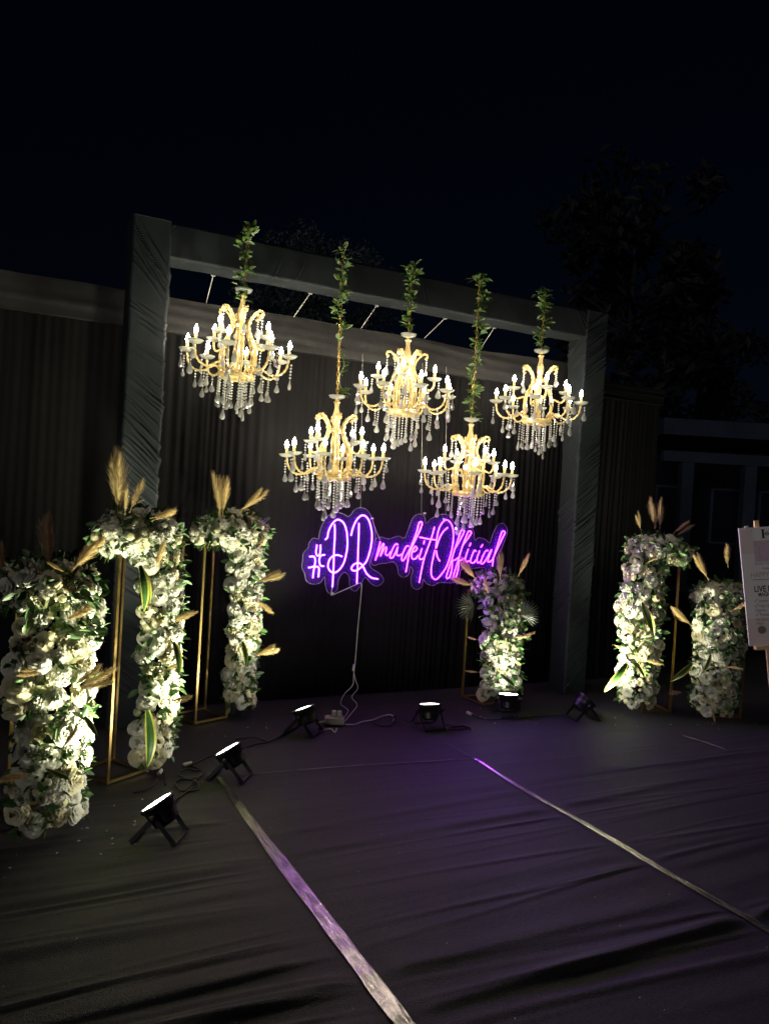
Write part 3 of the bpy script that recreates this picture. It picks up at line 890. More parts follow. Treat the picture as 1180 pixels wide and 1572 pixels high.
ROSES = [rose(s, o).mesh('rose', mtn, True) for s, o, mtn in [(1, 1.0, 'petal'), (2, 0.9, 'petal'), (3, 1.1, 'petal_cream'), (4, 0.82, 'petal_cream'), (5, 1.0, 'petal')]]
PEON = [peony(s).mesh('peony', mtn, True) for s, mtn in [(11, 'petal'), (12, 'petal_cream'), (13, 'petal')]]
HYDR = [hydrangea(s).mesh('hydrangea', mtn, False) for s, mtn in [(21, 'petal'), (22, 'petal')]]
BUTT = [button(s).mesh('button_flower', [mtn, 'petal_core'], True) for s, mtn in [(31, 'petal'), (32, 'petal_cream')]]

def plume(seed, n=460, length=0.27, spread=0.030):
    r_ = random.Random(seed)
    m_ = MB()
    bend = Vector((r_.uniform(-0.03, 0.03), r_.uniform(-0.03, 0.03), 0))
    ax = lambda t: Vector((0, 0, t * length)) + bend * t * t
    m_.tube([ax(t / 6) for t in range(7)], [0.0025 * (1 - t / 8) for t in range(7)], 5)
    for k in range(n):
        t = 0.18 + 0.80 * (k / n)
        a = r_.uniform(0, 2 * pi)
        w = spread * (sin(pi * min(1, (t - 0.1) / 0.95)) ** 0.7) * r_.uniform(0.35, 1.15)
        p = ax(t)
        out = Vector((cos(a), sin(a), 0))
        tip = p + out * w * r_.uniform(0.6, 1.25) + Vector((0, 0, r_.uniform(0.04, 0.105)))
        midp = p.lerp(tip, 0.5) + out * w * 0.18
        sd = Vector((-sin(a), cos(a), 0)) * r_.uniform(0.0007, 0.0015)
        m_.add([p, midp - sd, tip, midp + sd], [(0, 1, 2, 3)])
    return m_
PLUMES = {c: [plume(50 + i, spread=sp).mesh('pampas_plume', c) for i, sp in enumerate((0.044, 0.056, 0.036))] for c in ('pampas', 'pampas_brown')}

def strap_leaf(seed):
    r_ = random.Random(seed)
    m_ = MB()
    n = 12
    L, W = 0.23, 0.026
    rows = []
    for j in range(n):
        t = j / (n - 1)
        w = W * (sin(pi * (0.08 + 0.90 * t)) ** 0.75)
        y = L * t
        z = 0.035 * sin(t * 2.2) - 0.05 * t * t
        rows.append([(-w, y, z + 0.004), (-w * 0.62, y, z), (0, y, z - 0.004), (w * 0.62, y, z), (w, y, z + 0.004)])
    for j in range(n - 1):
        for i in range(4):
            m_.add([rows[j][i], rows[j][i + 1], rows[j + 1][i + 1], rows[j + 1][i]], [(0, 1, 2, 3)], 1 if i in (0, 3) else 0)
    return m_
STRAP = strap_leaf(1).mesh('variegated_leaf', ['leaf_green', 'leaf_yellow'], True)
def fan_leaf():
    m_ = MB()
    for k in range(15):
        a = (k - 7) * 0.17
        d = Vector((sin(a), cos(a), 0))
        s = Vector((cos(a), -sin(a), 0))
        L = 0.20 * (1 - 0.02 * abs(k - 7))
        m_.add([(0, 0, 0), d * L * 0.55 + s * 0.008 + Vector((0, 0, 0.006)), d * L, d * L * 0.55 - s * 0.008 + Vector((0, 0, 0.006))], [(0, 1, 2, 3)])
    return m_
FAN = fan_leaf().mesh('fan_leaf', 'fan')

def floral_stand(label, corner, rot, size, H, casc, mound, plumes, straps, seed, fsize=1.0, fans=()):
    """corner: front corner of the metal frame; casc: (x, y, nx, ny, w_top, w_bot, bulge, z_bot, z_top); mound: (x, y, z, rx, ry, rz)"""
    r_ = random.Random(seed)
    c = Vector((corner[0], corner[1], 0))
    e1 = Vector((cos(rot), sin(rot), 0)) * size[0]
    e2 = Vector((-sin(rot), cos(rot), 0)) * size[1]
    base = c + (e1 + e2) / 2
    t = empty('flower_stand', base, label, 'flower stand', 'gold flower stands')
    q = [c - base, c + e1 - base, c + e1 + e2 - base, c + e2 - base]
    Rz = Matrix.Rotation(rot, 3, 'Z')
    b_ = 0.015
    for p in q:
        MB().box(p + Vector((0, 0, H / 2 + 0.003)), (b_, b_, H), Rz).build('post', 'gold', t)
    for z in (0.0105, H - 0.008):
        for k in range(4):
            a, bb = q[k], q[(k + 1) % 4]
            mid = (a + bb) / 2 + Vector((0, 0, z))
            ln = (bb - a).length - b_ - 0.002
            dirx = (bb - a).normalized()
            R = Matrix((dirx, Vector((-dirx.y, dirx.x, 0)), Vector((0, 0, 1)))).transposed()
            MB().box(mid, (ln, b_ * 0.9, b_ * 0.9), R).build('rail', 'gold', t)
    cx, cy, nx_, ny_, wt, wb, bulge, zb, zt = casc
    N2 = Vector((nx_, ny_, 0)).normalized()
    T2 = Vector((-N2.y, N2.x, 0))
    C0 = Vector((cx, cy, 0))
    mx, my, mz, rx, ry, rz = mound
    MC = Vector((mx, my, mz))
    def cas_pt(s, u, depth=1.0):
        w = (wb + (wt - wb) * u) * (0.93 + 0.14 * noise.noise(Vector((u * 4, s, seed))))
        top = Vector((mx, my, 0)) - C0
        shift = top * (max(0, u - 0.75) / 0.25) ** 2 * 0.35
        ang = s * 1.25
        out = N2 * (cos(ang) * bulge * depth) + T2 * (sin(ang) / sin(1.25) * w / 2 * (0.6 + 0.4 * depth))
        p = C0 + shift + out + Vector((0, 0, zb + (zt - zb) * u))
        n = (N2 * cos(ang * 0.85) + T2 * sin(ang * 0.85) + Vector((0, 0, 0.18))).normalized()
        return p, n
    def mound_pt(depth=1.0):
        while True:
            v = Vector((r_.gauss(0, 1), r_.gauss(0, 1), r_.gauss(0, 1))).normalized()
            if v.z > -0.55 and v.y > -0.75:
                break
        tl = T2 * v.x * rx + N2 * v.y * ry
        p = MC + (tl + Vector((0, 0, v.z * rz))) * depth
        n = (T2 * v.x / rx + N2 * v.y / ry + Vector((0, 0, v.z / rz))).normalized()
        return p, n
    area_c = (zt - zb) * (wt + wb) / 2 * 1.3
    area_m = 3.4 * pi * rx * max(ry, rz)
    fm = area_m / (area_m + area_c)
    placed = []
    def try_place(rad, k_over, tries, depth_rng):
        for _ in range(tries):
            if r_.random() < fm:
                p, n = mound_pt(r_.uniform(*depth_rng))
            else:
                p, n = cas_pt(r_.uniform(-1, 1), r_.random(), r_.uniform(*depth_rng))
            if p.z < rad * 0.8 + 0.01:
                continue
            if all((p - o).length > (rad + ro) * k_over for o, ro in placed):
                placed.append((p, rad))
                return p, n
        return None
    def put(name, me, p, n, s):
        n = (n + Vector((r_.uniform(-1, 1), r_.uniform(-1, 1), r_.uniform(-0.6, 1))) * 0.28).normalized()
        link(name, me, t, p - n * 0.03 * s - base, quat_to(n, r_.uniform(0, 6)), (s * r_.uniform(0.92, 1.08), s * r_.uniform(0.92, 1.08), s))
    miss = 0
    while miss < 7 and len(placed) < 170:
        s = r_.choice([0.75, 0.9, 1.0, 1.08, 1.18]) * fsize
        res = try_place(0.046 * s, 0.72, 80, (0.90, 1.06))
        if not res:
            miss += 1
            continue
        k = r_.random()
        if k < 0.62:
            put('rose', r_.choice(ROSES), *res, s)
        elif k < 0.86:
            put('peony', r_.choice(PEON), *res, s)
        else:
            put('hydrangea', r_.choice(HYDR), *res, s)
    nb = 0
    miss = 0
    while miss < 8 and nb < 70:
        s = r_.uniform(0.75, 1.25) * fsize
        res = try_place(0.017 * s, 0.80, 30, (0.98, 1.22))
        if not res:
            miss += 1
            continue
        put('button_flower', r_.choice(BUTT), *res, s)
        nb += 1
    # foliage: leaves tucked between and behind the flowers
    fm_ = MB()
    lp = [Vector(p) for p in leaf_pts]
    for k in range(950):
        if r_.random() < fm + 0.05:
            p, n = mound_pt(r_.uniform(0.5, 1.05))
        else:
            p, n = cas_pt(r_.uniform(-1.05, 1.05), r_.uniform(-0.02, 1), r_.uniform(0.45, 1.02))
        if p.z < 0.05:
            p.z = 0.05
        d = (n * 0.8 + Vector((r_.uniform(-1, 1), r_.uniform(-1, 1), r_.uniform(-1, 0.8)))).normalized()
        qd = d.to_track_quat('Y', 'Z') @ Quaternion((0, 1, 0), r_.uniform(-1.5, 1.5))
        sc = r_.uniform(0.7, 1.35)
        fm_.add([qd @ (v * sc) + p - base for v in lp], [(8, i, (i + 1) % 8) for i in range(8)])
    for k in range(420):   # fine hanging fern blades under the mound and at the edges
        p, n = mound_pt(r_.uniform(0.7, 1.0))
        p.z = min(p.z, MC.z - rz * r_.uniform(0.0, 0.45))
        d = (n * 0.6 + Vector((r_.uniform(-0.6, 0.6), r_.uniform(-0.6, 0.6), -r_.uniform(0.4, 1.2)))).normalized()
        L = r_.uniform(0.04, 0.085)
        s = d.orthogonal().normalized() * 0.0022
        fm_.add([p - base, p + d * L * 0.5 + s - base, p + d * L - base, p + d * L * 0.5 - s - base], [(0, 1, 2, 3)])
    tag(fm_.build('foliage', 'foliage', t, True), kind='stuff')
    for (px, py, pz, dx, dy, dz, sc, mt_, n) in plumes:
        for k in range(n):
            d = Vector((dx, dy, dz)).normalized() + Vector((r_.uniform(-1, 1), r_.uniform(-1, 1), r_.uniform(-1, 1))) * 0.17
            p = Vector((px, py, pz)) + Vector((r_.uniform(-1, 1), r_.uniform(-1, 1), r_.uniform(-1, 1))) * 0.012
            link('pampas_plume', r_.choice(PLUMES[mt_]), t, p - base, quat_to(d, r_.uniform(0, 6)), sc * r_.uniform(0.85, 1.1))
    for (px, py, pz, dx, dy, dz, sc) in straps:
        d = Vector((dx, dy, dz)).normalized()
        face = (N2 + Vector((-0.25, -0.65, 0.15))).normalized()
        face = (face - d * face.dot(d)).normalized()
        xx = d.cross(face)
        qd = Matrix((xx, d, face)).transposed().to_quaternion()
        link('variegated_leaf', STRAP, t, Vector((px, py, pz)) - base, qd, sc)
    for (px, py, pz, dx, dy, dz, sc) in fans:
        d = Vector((dx, dy, dz)).normalized()
        face = (Vector((-0.4, -0.9, 0.1))).normalized()
        face = (face - d * face.dot(d)).normalized()
        qd = Matrix((d.cross(face), d, face)).transposed().to_quaternion()
        link('fan_leaf', FAN, t, Vector((px, py, pz)) - base, qd, sc)
    return t

def W3(px, py, dep):
    """world point seen in the direction of (px, py), dep metres along the view axis"""
    return Vector((0, 0, 1.5)) + (fw + rt * ((px - 590) / 1190) - up * ((py - 786) / 1190)) * dep
def pl(px, py, dep, tx, ty, sc, mt_='pampas', n=2, out=-0.02):
    """plume rooted at (px,py) whose tip leans to (tx,ty)"""
    a = W3(px, py, dep)
    b = W3(tx, ty, dep + out)
    d = b - a
    return (a.x, a.y, a.z, d.x, d.y, d.z, d.length / 0.29 * sc, mt_, n)
def sl(px, py, dep, tx, ty):
    a = W3(px, py, dep)
    b = W3(tx, ty, dep - 0.03)
    d = b - a
    return (a.x, a.y, a.z, d.x, d.y, d.z, d.length / 0.23)

# A: front left
floral_stand('nearest and largest white flower stand, at the left edge of the picture', (0.17, 3.67), radians(12), (0.20, 0.20), 1.0,
    (0.255, 3.58, 0.50, -0.87, 0.44, 0.38, 0.14, 0.07, 1.04), (0.23, 3.57, 1.06, 0.21, 0.19, 0.12),
    [pl(78, 880, 3.22, 76, 800, 1.0, 'pampas_brown', 3), pl(5, 890, 3.25, -12, 835, 1.0, 'pampas_brown', 3), pl(105, 880, 3.15, 155, 830, 1.0, 'pampas', 2), pl(100, 880, 3.1, 62, 862, 0.8, 'pampas', 1),
     pl(100, 950, 3.0, 140, 930, 0.9), pl(112, 1060, 3.0, 163, 1034, 1.0, n=3), pl(70, 1030, 3.0, 30, 1030, 0.9), pl(95, 1150, 2.98, 120, 1120, 0.9), pl(50, 1190, 3.0, 2, 1192, 1.0, n=2)],
    [sl(105, 1195, 3.0, 70, 1180), sl(130, 1100, 3.0, 150, 1130)], 1, 1.0)
# B: second on the left, tall
floral_stand('tall white flower stand second from the left, directly before the left pillar', (0.585, 4.05), radians(32), (0.25, 0.26), 1.18,
    (0.80, 4.20, 0.70, -0.72, 0.38, 0.32, 0.12, 0.10, 1.20), (0.68, 4.15, 1.25, 0.24, 0.19, 0.14),
    [pl(183, 795, 3.85, 180, 706, 1.0, 'pampas', 3), pl(195, 790, 3.8, 205, 740, 0.9, 'pampas', 2), pl(205, 775, 3.8, 222, 758, 0.6, 'pampas', 1), pl(232, 798, 3.75, 268, 782, 1.0, 'pampas', 2),
     pl(240, 880, 3.7, 252, 842, 1.0, 'pampas', 2), pl(262, 955, 3.7, 298, 938, 1.0, 'pampas', 2), pl(250, 1025, 3.7, 275, 1012, 0.8, 'pampas', 1), pl(262, 1078, 3.7, 288, 1068, 1.0, 'pampas', 2)],
    [sl(215, 868, 3.66, 224, 938), sl(266, 985, 3.68, 278, 1034), sl(226, 1090, 3.66, 230, 1178), sl(215, 870, 3.7, 232, 925)], 2, 0.95)
# C: third on the left, by the curtain
floral_stand('tall white flower stand third from the left, just left of the neon sign', (1.232, 4.946), radians(20), (0.24, 0.25), 1.18,
    (1.53, 5.08, 0.55, -0.83, 0.36, 0.26, 0.12, 0.10, 1.18), (1.42, 5.00, 1.24, 0.29, 0.19, 0.14),
    [pl(338, 795, 4.85, 340, 733, 1.0, 'pampas', 4), pl(365, 785, 4.85, 400, 755, 1.0, 'pampas', 3), pl(395, 845, 4.85, 412, 828, 0.9, 'pampas', 1), pl(395, 893, 4.85, 432, 877, 1.0, 'pampas', 2),
     pl(390, 920, 4.85, 418, 940, 1.0, 'pampas', 1), pl(385, 1008, 4.85, 417, 995, 1.0, 'pampas', 3), pl(375, 950, 4.85, 402, 948, 0.8, 'pampas', 1)],
    [sl(372, 985, 4.82, 378, 1025)], 3, 0.95)
# D: right of the sign
floral_stand('white flower stand right below the end of the neon lettering, lit by a floor lamp', (3.40, 4.86), radians(8), (0.25, 0.25), 0.85,
    (3.49, 4.80, -0.25, -0.97, 0.36, 0.32, 0.10, 0.10, 0.86), (3.49, 4.90, 0.90, 0.19, 0.14, 0.11),
    [pl(768, 890, 5.75, 764, 852, 1.0, 'pampas_brown', 3), pl(795, 885, 5.75, 808, 856, 1.0, 'pampas', 3), pl(730, 890, 5.75, 708, 866, 1.0, 'pampas', 3), pl(728, 900, 5.75, 700, 885, 1.0, 'pampas', 3),
     pl(748, 912, 5.65, 745, 890, 1.0, 'pampas', 2), pl(785, 980, 5.65, 812, 973, 1.0, 'pampas', 2), pl(735, 985, 5.65, 718, 980, 0.9, 'pampas', 1), pl(735, 1030, 5.65, 715, 1027, 0.9, 'pampas', 1), pl(785, 1010, 5.65, 800, 1020, 0.8, 'pampas', 1)],
    [sl(768, 1035, 5.62, 790, 1053)], 4, 0.92,
    [(*W3(728, 930, 5.72), *(W3(690, 935, 5.7) - W3(728, 930, 5.72)), 0.8), (*W3(800, 945, 5.72), *(W3(833, 930, 5.7) - W3(800, 945, 5.72)), 0.75)])
# E: tall right
floral_stand('tall white flower stand right of the right pillar, leaning left with a gold frame', (4.52, 4.36), radians(-14), (0.24, 0.24), 1.18,
    (4.46, 4.38, -0.60, -0.80, 0.36, 0.30, 0.11, 0.10, 1.20), (4.58, 4.36, 1.24, 0.24, 0.16, 0.13),
    [pl(983, 815, 5.9, 980, 792, 1.1, 'pampas', 2), pl(1005, 810, 5.9, 1003, 768, 1.0, 'pampas_brown', 3), pl(1012, 812, 5.9, 1015, 778, 1.0, 'pampas_brown', 2), pl(1032, 822, 5.9, 1060, 803, 1.0, 'pampas_brown', 2),
     pl(990, 865, 5.8, 1008, 856, 0.9, 'pampas', 1), pl(970, 915, 5.8, 968, 928, 0.8, 'pampas', 1), pl(985, 1010, 5.8, 1018, 1014, 1.0, 'pampas', 1), pl(938, 988, 5.8, 958, 994, 0.9, 'pampas', 1)],
    [sl(985, 925, 5.74, 1004, 975), sl(962, 1018, 5.74, 928, 1062), sl(975, 1015, 5.76, 990, 1040)], 5, 0.95)
# F: short far right
floral_stand('short white flower stand at the right, partly behind the printed board', (4.965, 4.10), radians(-20), (0.24, 0.24), 0.85,
    (4.95, 4.08, -0.50, -0.86, 0.40, 0.36, 0.11, 0.08, 0.88), (5.02, 4.10, 0.92, 0.22, 0.15, 0.12),
    [pl(1088, 892, 5.75, 1068, 864, 1.1, 'pampas', 2), pl(1117, 872, 5.75, 1117, 845, 1.1, 'pampas', 2), pl(1120, 940, 5.65, 1150, 922, 1.0, 'pampas_brown', 3), pl(1062, 962, 5.65, 1037, 938, 1.0, 'pampas', 2),
     pl(1110, 1022, 5.65, 1134, 1024, 1.0, 'pampas', 2), pl(1090, 1085, 5.65, 1096, 1108, 1.0, 'pampas_brown', 1), pl(1050, 1065, 5.7, 1028, 1066, 0.9, 'pampas_brown', 1)],
    [sl(1062, 1018, 5.6, 1030, 1046), sl(1090, 1005, 5.6, 1080, 1032)], 6, 0.95)

# ------------------------------------------------------------------ floor lamps
def par_light(label, loc, aim, watts, lit=True, spot=72, yaw_off=0.0, lens_gain=1.0):
    loc = Vector(loc)
    t = empty('floor_lamp', loc, label, 'floor lamp', 'black LED floor lamps')
    t.scale = (0.84, 0.84, 0.84)
    d = (Vector(aim) - (loc + Vector((0, 0, 0.15)))).normalized()
    yaw = math.atan2(d.y, d.x) + yaw_off
    piv = Vector((0, 0, 0.135))
    fwd = Vector((cos(yaw), sin(yaw), 0))
    side = Vector((-sin(yaw), cos(yaw), 0))
    X = Matrix.Translation(piv) @ d.to_track_quat('Z', 'Y').to_matrix().to_4x4()
    # body with cooling fins and rounded back
    MB().lathe([(0.0, -0.075), (0.040, -0.074), (0.066, -0.062), (0.070, -0.055), (0.066, -0.050), (0.072, -0.040), (0.068, -0.034), (0.076, -0.022), (0.072, -0.016), (0.080, -0.004), (0.082, 0.030), (0.086, 0.032)], 24, X).build('body', 'black_plastic', t, True)
    MB().lathe([(0.082, 0.028), (0.092, 0.030), (0.093, 0.052), (0.088, 0.054), (0.084, 0.046)], 28, X).build('rim', 'black_plastic', t, True)
    MB().lathe([(0.0, 0.051), (0.05, 0.050), (0.084, 0.046)], 28, X).build('lens', 'lens' if lit else 'dark_glass', t, True)
    # double yoke: two bent straps pivoting on the same knobs
    Rm = Matrix((fwd, side, Vector((0, 0, 1)))).transposed()
    for sgn_ in (-1, 1):
        foot = fwd * 0.105 * sgn_
        for sd in (-1, 1):
            top = piv + side * 0.098 * sd
            bot = foot + side * (0.098 + 0.006 * sgn_) * sd + Vector((0, 0, 0.012))
            ax = (bot - top)
            L = ax.length
            zx = ax.normalized()
            yx = side
            xx = yx.cross(zx).normalized()
            R = Matrix((xx, zx.cross(xx), zx)).transposed()
            MB().box((top + bot) / 2 + side * 0.003 * sgn_ * sd, (0.026, 0.005, L + 0.02), R, bev=0.0018).build('yoke_leg', 'black_plastic', t)
        MB().box(foot + Vector((0, 0, 0.008)), (0.028, 0.196, 0.010), Rm, bev=0.002).build('yoke_foot', 'black_plastic', t)
    for sd in (-1, 1):
        kx = Matrix.Translation(piv + side * 0.103 * sd) @ (side * sd).to_track_quat('Z', 'Y').to_matrix().to_4x4()
        MB().lathe([(0.0, 0.022), (0.016, 0.021), (0.018, 0.014), (0.018, 0.004), (0.008, 0.0), (0.006, -0.02)], 10, kx, scallop=(0.08, 5)).build('knob', 'black_plastic', t, True)
    if lit:
        ld = bpy.data.lights.new('lamp_beam', 'SPOT')
        ld.energy = watts * 1.55
        ld.color = (1.0, 1.0, 0.70)
        ld.spot_size = radians(spot)
        ld.spot_blend = 1.0
        ld.shadow_soft_size = 0.075
        lo = bpy.data.objects.new('lamp_beam', ld)
        col.objects.link(lo)
        lo.parent = t
        lo.location = piv + d * 0.07
        lo.rotation_euler = (d + Vector((0, 0, 0.22))).to_track_quat('-Z', 'Y').to_euler()
    return t
par_light('nearest lit floor lamp, at the left, aimed up at the largest flower stand', (0.715, 3.37, 0), (0.215, 3.685, 1.02), 185, spot=96)
par_light('second nearest lit floor lamp, beside the start of the wide tape', (1.19, 3.97, 0), (0.74, 4.29, 1.02), 155, spot=96)
par_light('lit floor lamp in the row left of the white power strip', (1.85, 4.60, 0), (1.62, 4.86, 0.95), 135, spot=100)
par_light('lit floor lamp seen from behind, between power strip and the flower stand under the sign', (2.70, 4.48, 0), (2.71, 4.66, 1.12), 4)
par_light('lit floor lamp at the foot of the flower stand under the sign', (3.42, 4.58, 0), (3.45, 4.68, 1.10), 66, spot=100)
par_light('floor lamp seen from its dark back, before the right wrapped pillar', (3.93, 4.36, 0), (4.78, 4.22, 1.05), 170, spot=100)

# ------------------------------------------------------------------ cables and power strip
def cable(label, pts, r=0.005, matn='black_rubber', plugs=(), name='power_cable', plug_mat='black_rubber'):
    P = smooth_path(pts, 7)
    b = P[0].copy()
    t = empty(name, b, label, 'cable')
    MB().tube([p - b for p in P], r, 6).build('cord', matn, t, True)
    for i in plugs:
        p = Vector(pts[i])
        q = Vector(pts[min(i + 1, len(pts) - 1)])
        d = (q - p)
        d = d.normalized() if d.length > 0 else Vector((1, 0, 0))
        MB().tube([p - b - d * 0.028, p - b - d * 0.024, p - b + d * 0.024, p - b + d * 0.028], [0.006, 0.012, 0.012, 0.007], 8).build('connector', plug_mat, t, True)
    return t
F = lambda x, y, z=0.009: px_floor(x, y, z)
def coil(cx, cy, rx_, ry_, n, seed):
    r_ = random.Random(seed)
    out = []
    c = px_floor(cx, cy, 0.01)
    for k in range(n):
        a = k * 0.8
        out.append(Vector((c.x + rx_ * cos(a) * r_.uniform(0.85, 1.1), c.y + ry_ * sin(a) * r_.uniform(0.85, 1.1), 0.010 + 0.004 * (k // 8))))
    return out
cable('black cable looped on the carpet between the two nearest lamps', [F(262, 1240, 0.05), F(272, 1226)] + coil(288, 1206, 0.06, 0.09, 14, 1) + coil(292, 1188, 0.06, 0.07, 9, 2) + [F(296, 1174), F(318, 1163), F(332, 1160, 0.04)])
cable('pale-ended cable scrap curving beside the nearest gold stand frame', [F(205, 1217), F(225, 1212), F(240, 1200), F(246, 1185), F(250, 1178), F(254, 1190), F(254, 1205)], 0.004, plugs=(3,), plug_mat='white_plastic')
cable('small pale cable connector lying between the loops and the second lamp', [F(280, 1176), F(288, 1173), F(300, 1170)], 0.004, plugs=(1,), plug_mat='white_plastic')
cable('black cable curving from the second lamp to the lamp by the power strip', [F(372, 1150, 0.05), F(378, 1147), F(395, 1142), F(410, 1139), F(428, 1131), F(440, 1120), F(448, 1116, 0.04)])
cable('black cable arching behind the second lamp', [F(362, 1135), F(376, 1133), F(390, 1132), F(403, 1136), F(412, 1139)])
cable('cream cord snaking right from the white power strip', [F(530, 1112), F(545, 1112), F(556, 1108), F(572, 1105), F(585, 1100), F(598, 1097), F(605, 1101), F(603, 1106)], 0.0045, 'white_plastic', plugs=(6,))
cable('black cable lying under the cream cord', [F(570, 1109), F(582, 1114), F(598, 1114), F(607, 1106)])
cable('black cable leading into the left side of the lamp seen from behind', [F(618, 1103), F(625, 1109), F(636, 1112), F(650, 1111, 0.03)])
cable('black cable coiled right of the lamp seen from behind', [F(680, 1110, 0.04), F(690, 1113)] + coil(705, 1118, 0.085, 0.035, 16, 5) + [F(722, 1120)])
cable('black cable stretched along the floor towards the lamp before the right pillar', [F(720, 1095), F(735, 1102), F(755, 1105), F(790, 1103), F(820, 1100), F(850, 1098), F(875, 1098, 0.03)], plugs=(0,), plug_mat='white_plastic')

ps = empty('power_strip', px_floor(513, 1112, 0), 'white multi-socket power strip on the carpet under the neon sign cord', 'power strip')
pr = Matrix.Rotation(radians(-20), 3, 'Z')
body = MB().box((0, 0, 0.028), (0.13, 0.062, 0.05), pr, bev=0.006).build('housing', 'white_plastic', ps)
for k in range(3):
    MB().lathe([(0.0, 0.0535), (0.013, 0.0535), (0.016, 0.0575), (0.018, 0.0535)], 12, Matrix.Translation(pr @ Vector((-0.04 + 0.04 * k, 0, 0)))).build('socket', 'white_plastic', ps, True)
for k, (dx, dy) in enumerate([(0.03, -0.005), (-0.005, 0.0)]):
    MB().box(pr @ Vector((dx, dy, 0.076)), (0.03, 0.028, 0.036), pr, bev=0.005).build('plug', 'white_plastic', ps)
MB().tube([p - px_floor(513, 1112, 0) for p in smooth_path([F(500, 1108, 0.03), F(492, 1108, 0.02), F(488, 1114), F(495, 1120), F(508, 1119), F(514, 1124), F(517, 1118)], 6)], 0.0045, 6).build('flex', 'white_plastic', ps, True)

# ------------------------------------------------------------------ printed board on an easel
BL = W3(1149, 992, 5.10)          # bottom left corner of the board
TL = W3(1132.5, 811, 5.16)
up_b = (TL - BL)
Hb = up_b.length
up_b.normalize()
right_b = (W3(1180, 998, 5.08) - BL).normalized()
right_b = (right_b - up_b * right_b.dot(up_b)).normalized()
nrm_b = right_b.cross(up_b)
if nrm_b.y > 0:
    nrm_b = -nrm_b
Wb = 0.56
RB = Matrix((right_b, up_b, nrm_b)).transposed()
board = empty('sign_board', BL, 'pale printed welcome board with black lettering, cut by the right edge', 'sign board')
def bpt(u, v, n=0.0):
    return right_b * u + up_b * v + nrm_b * n
def bquad(name, u0_, u1_, v0_, v1_, matn, n=0.002):
    return MB().add([bpt(u0_, v0_, n), bpt(u1_, v0_, n), bpt(u1_, v1_, n), bpt(u0_, v1_, n)], [(0, 1, 2, 3)]).build(name, matn, board)
MB().box(bpt(Wb / 2, Hb / 2, -0.004), (Wb, Hb, 0.008), RB, bev=0.001).build('panel', 'board', board)
k_ = Hb / 181.0    # metres per image row on the board
bquad('printed_square', 0.085, Wb - 0.085, Hb - 53 * k_, Hb - 21 * k_, 'ink_mauve')
bquad('tinted_band', 0.004, 0.084, Hb - 40 * k_, Hb - 3 * k_, 'ink_rose')
bquad('tinted_band', 0.004, Wb - 0.004, 0.003, 42 * k_, 'ink_rose')
bquad('ruled_line', 0.06, Wb - 0.06, Hb - 81 * k_, Hb - 80 * k_, 'ink_grey')
def text(body_, u, v, size, matn, sx=1.0, bold=0.0):
    cu = bpy.data.curves.new('lettering', 'FONT')
    cu.body = body_
    cu.size = size
    cu.offset = bold
    ob = bpy.data.objects.new('lettering_tmp', cu)
    col.objects.link(ob)
    dg = bpy.context.evaluated_depsgraph_get()
    me = bpy.data.meshes.new_from_object(ob.evaluated_get(dg))
    bpy.data.objects.remove(ob)
    me.materials.clear()
    me.materials.append(M[matn])
    o = link('lettering', me, board, bpt(u, v, 0.0035), RB.to_quaternion())
    o.scale = (sx, 1, 1)
    return o
# emblem: two serifed bars joined by a ring
for du in (0.150, 0.198):
    bquad('emblem', du - 0.007, du + 0.007, Hb - 17 * k_, Hb - 4 * k_, 'ink', 0.003)
    bquad('emblem', du - 0.013, du + 0.013, Hb - 4.8 * k_, Hb - 3.8 * k_, 'ink', 0.0036)
    bquad('emblem', du - 0.013, du + 0.013, Hb - 17.6 * k_, Hb - 16.6 * k_, 'ink', 0.0036)
MB().tube([bpt(0.174 + 0.009 * cos(a), Hb - 10.5 * k_ + 0.011 * sin(a), 0.003) for a in [q * pi / 8 for q in range(16)]], 0.0022, 4, closed=True).build('emblem', 'ink', board)
bquad('emblem', 0.157, 0.191, Hb - 11 * k_, Hb - 10 * k_, 'ink_grey', 0.0026)
text('SCAN TO FOLLOW', 0.080, Hb - 58 * k_, 0.024, 'ink_grey', 0.9)
text('Instagram', 0.125, Hb - 65 * k_, 0.022, 'ink_grey', 0.9)
text('HAPPY H', 0.048, Hb - 77 * k_, 0.050, 'ink_gold', 0.78)
text('LIVE PH', 0.062, Hb - 99 * k_, 0.055, 'ink', 0.74, 0.0012)
text('MAGNET S', 0.085, Hb - 106 * k_, 0.034, 'ink', 0.74, 0.0008)
for v, s, chk in [(115, 'Instant Prints', 1), (122.5, 'High Quality', 1), (129, 'Magnets', 0), (136, 'Printed On', 1), (143, 'the Spot &', 0), (149, 'More', 0)]:
    text(s, 0.085 if chk else 0.058, Hb - v * k_, 0.026, 'ink_grey', 0.8)
    if chk:
        MB().tube([bpt(0.058, Hb - (v - 3) * k_, 0.003), bpt(0.064, Hb - v * k_, 0.003), bpt(0.078, Hb - (v - 6) * k_, 0.003)], 0.0018, 4).build('tick_mark', 'ink_grey', board)
MB().add([bpt(0.088, 24 * k_, 0.004)] + [bpt(0.088 + 0.026 * cos(a), 24 * k_ + 0.026 * sin(a), 0.004) for a in [q * pi / 12 for q in range(24)]], [(0, i + 1, (i + 1) % 24 + 1) for i in range(24)]).build('seal', 'ink_grey', board)
MB().box(bpt(0.05, Hb + 0.004, 0.002), (0.028, 0.016, 0.014), RB, bev=0.003).build('pale_tab', 'white_plastic', board)  # small pale block on the top edge of the board

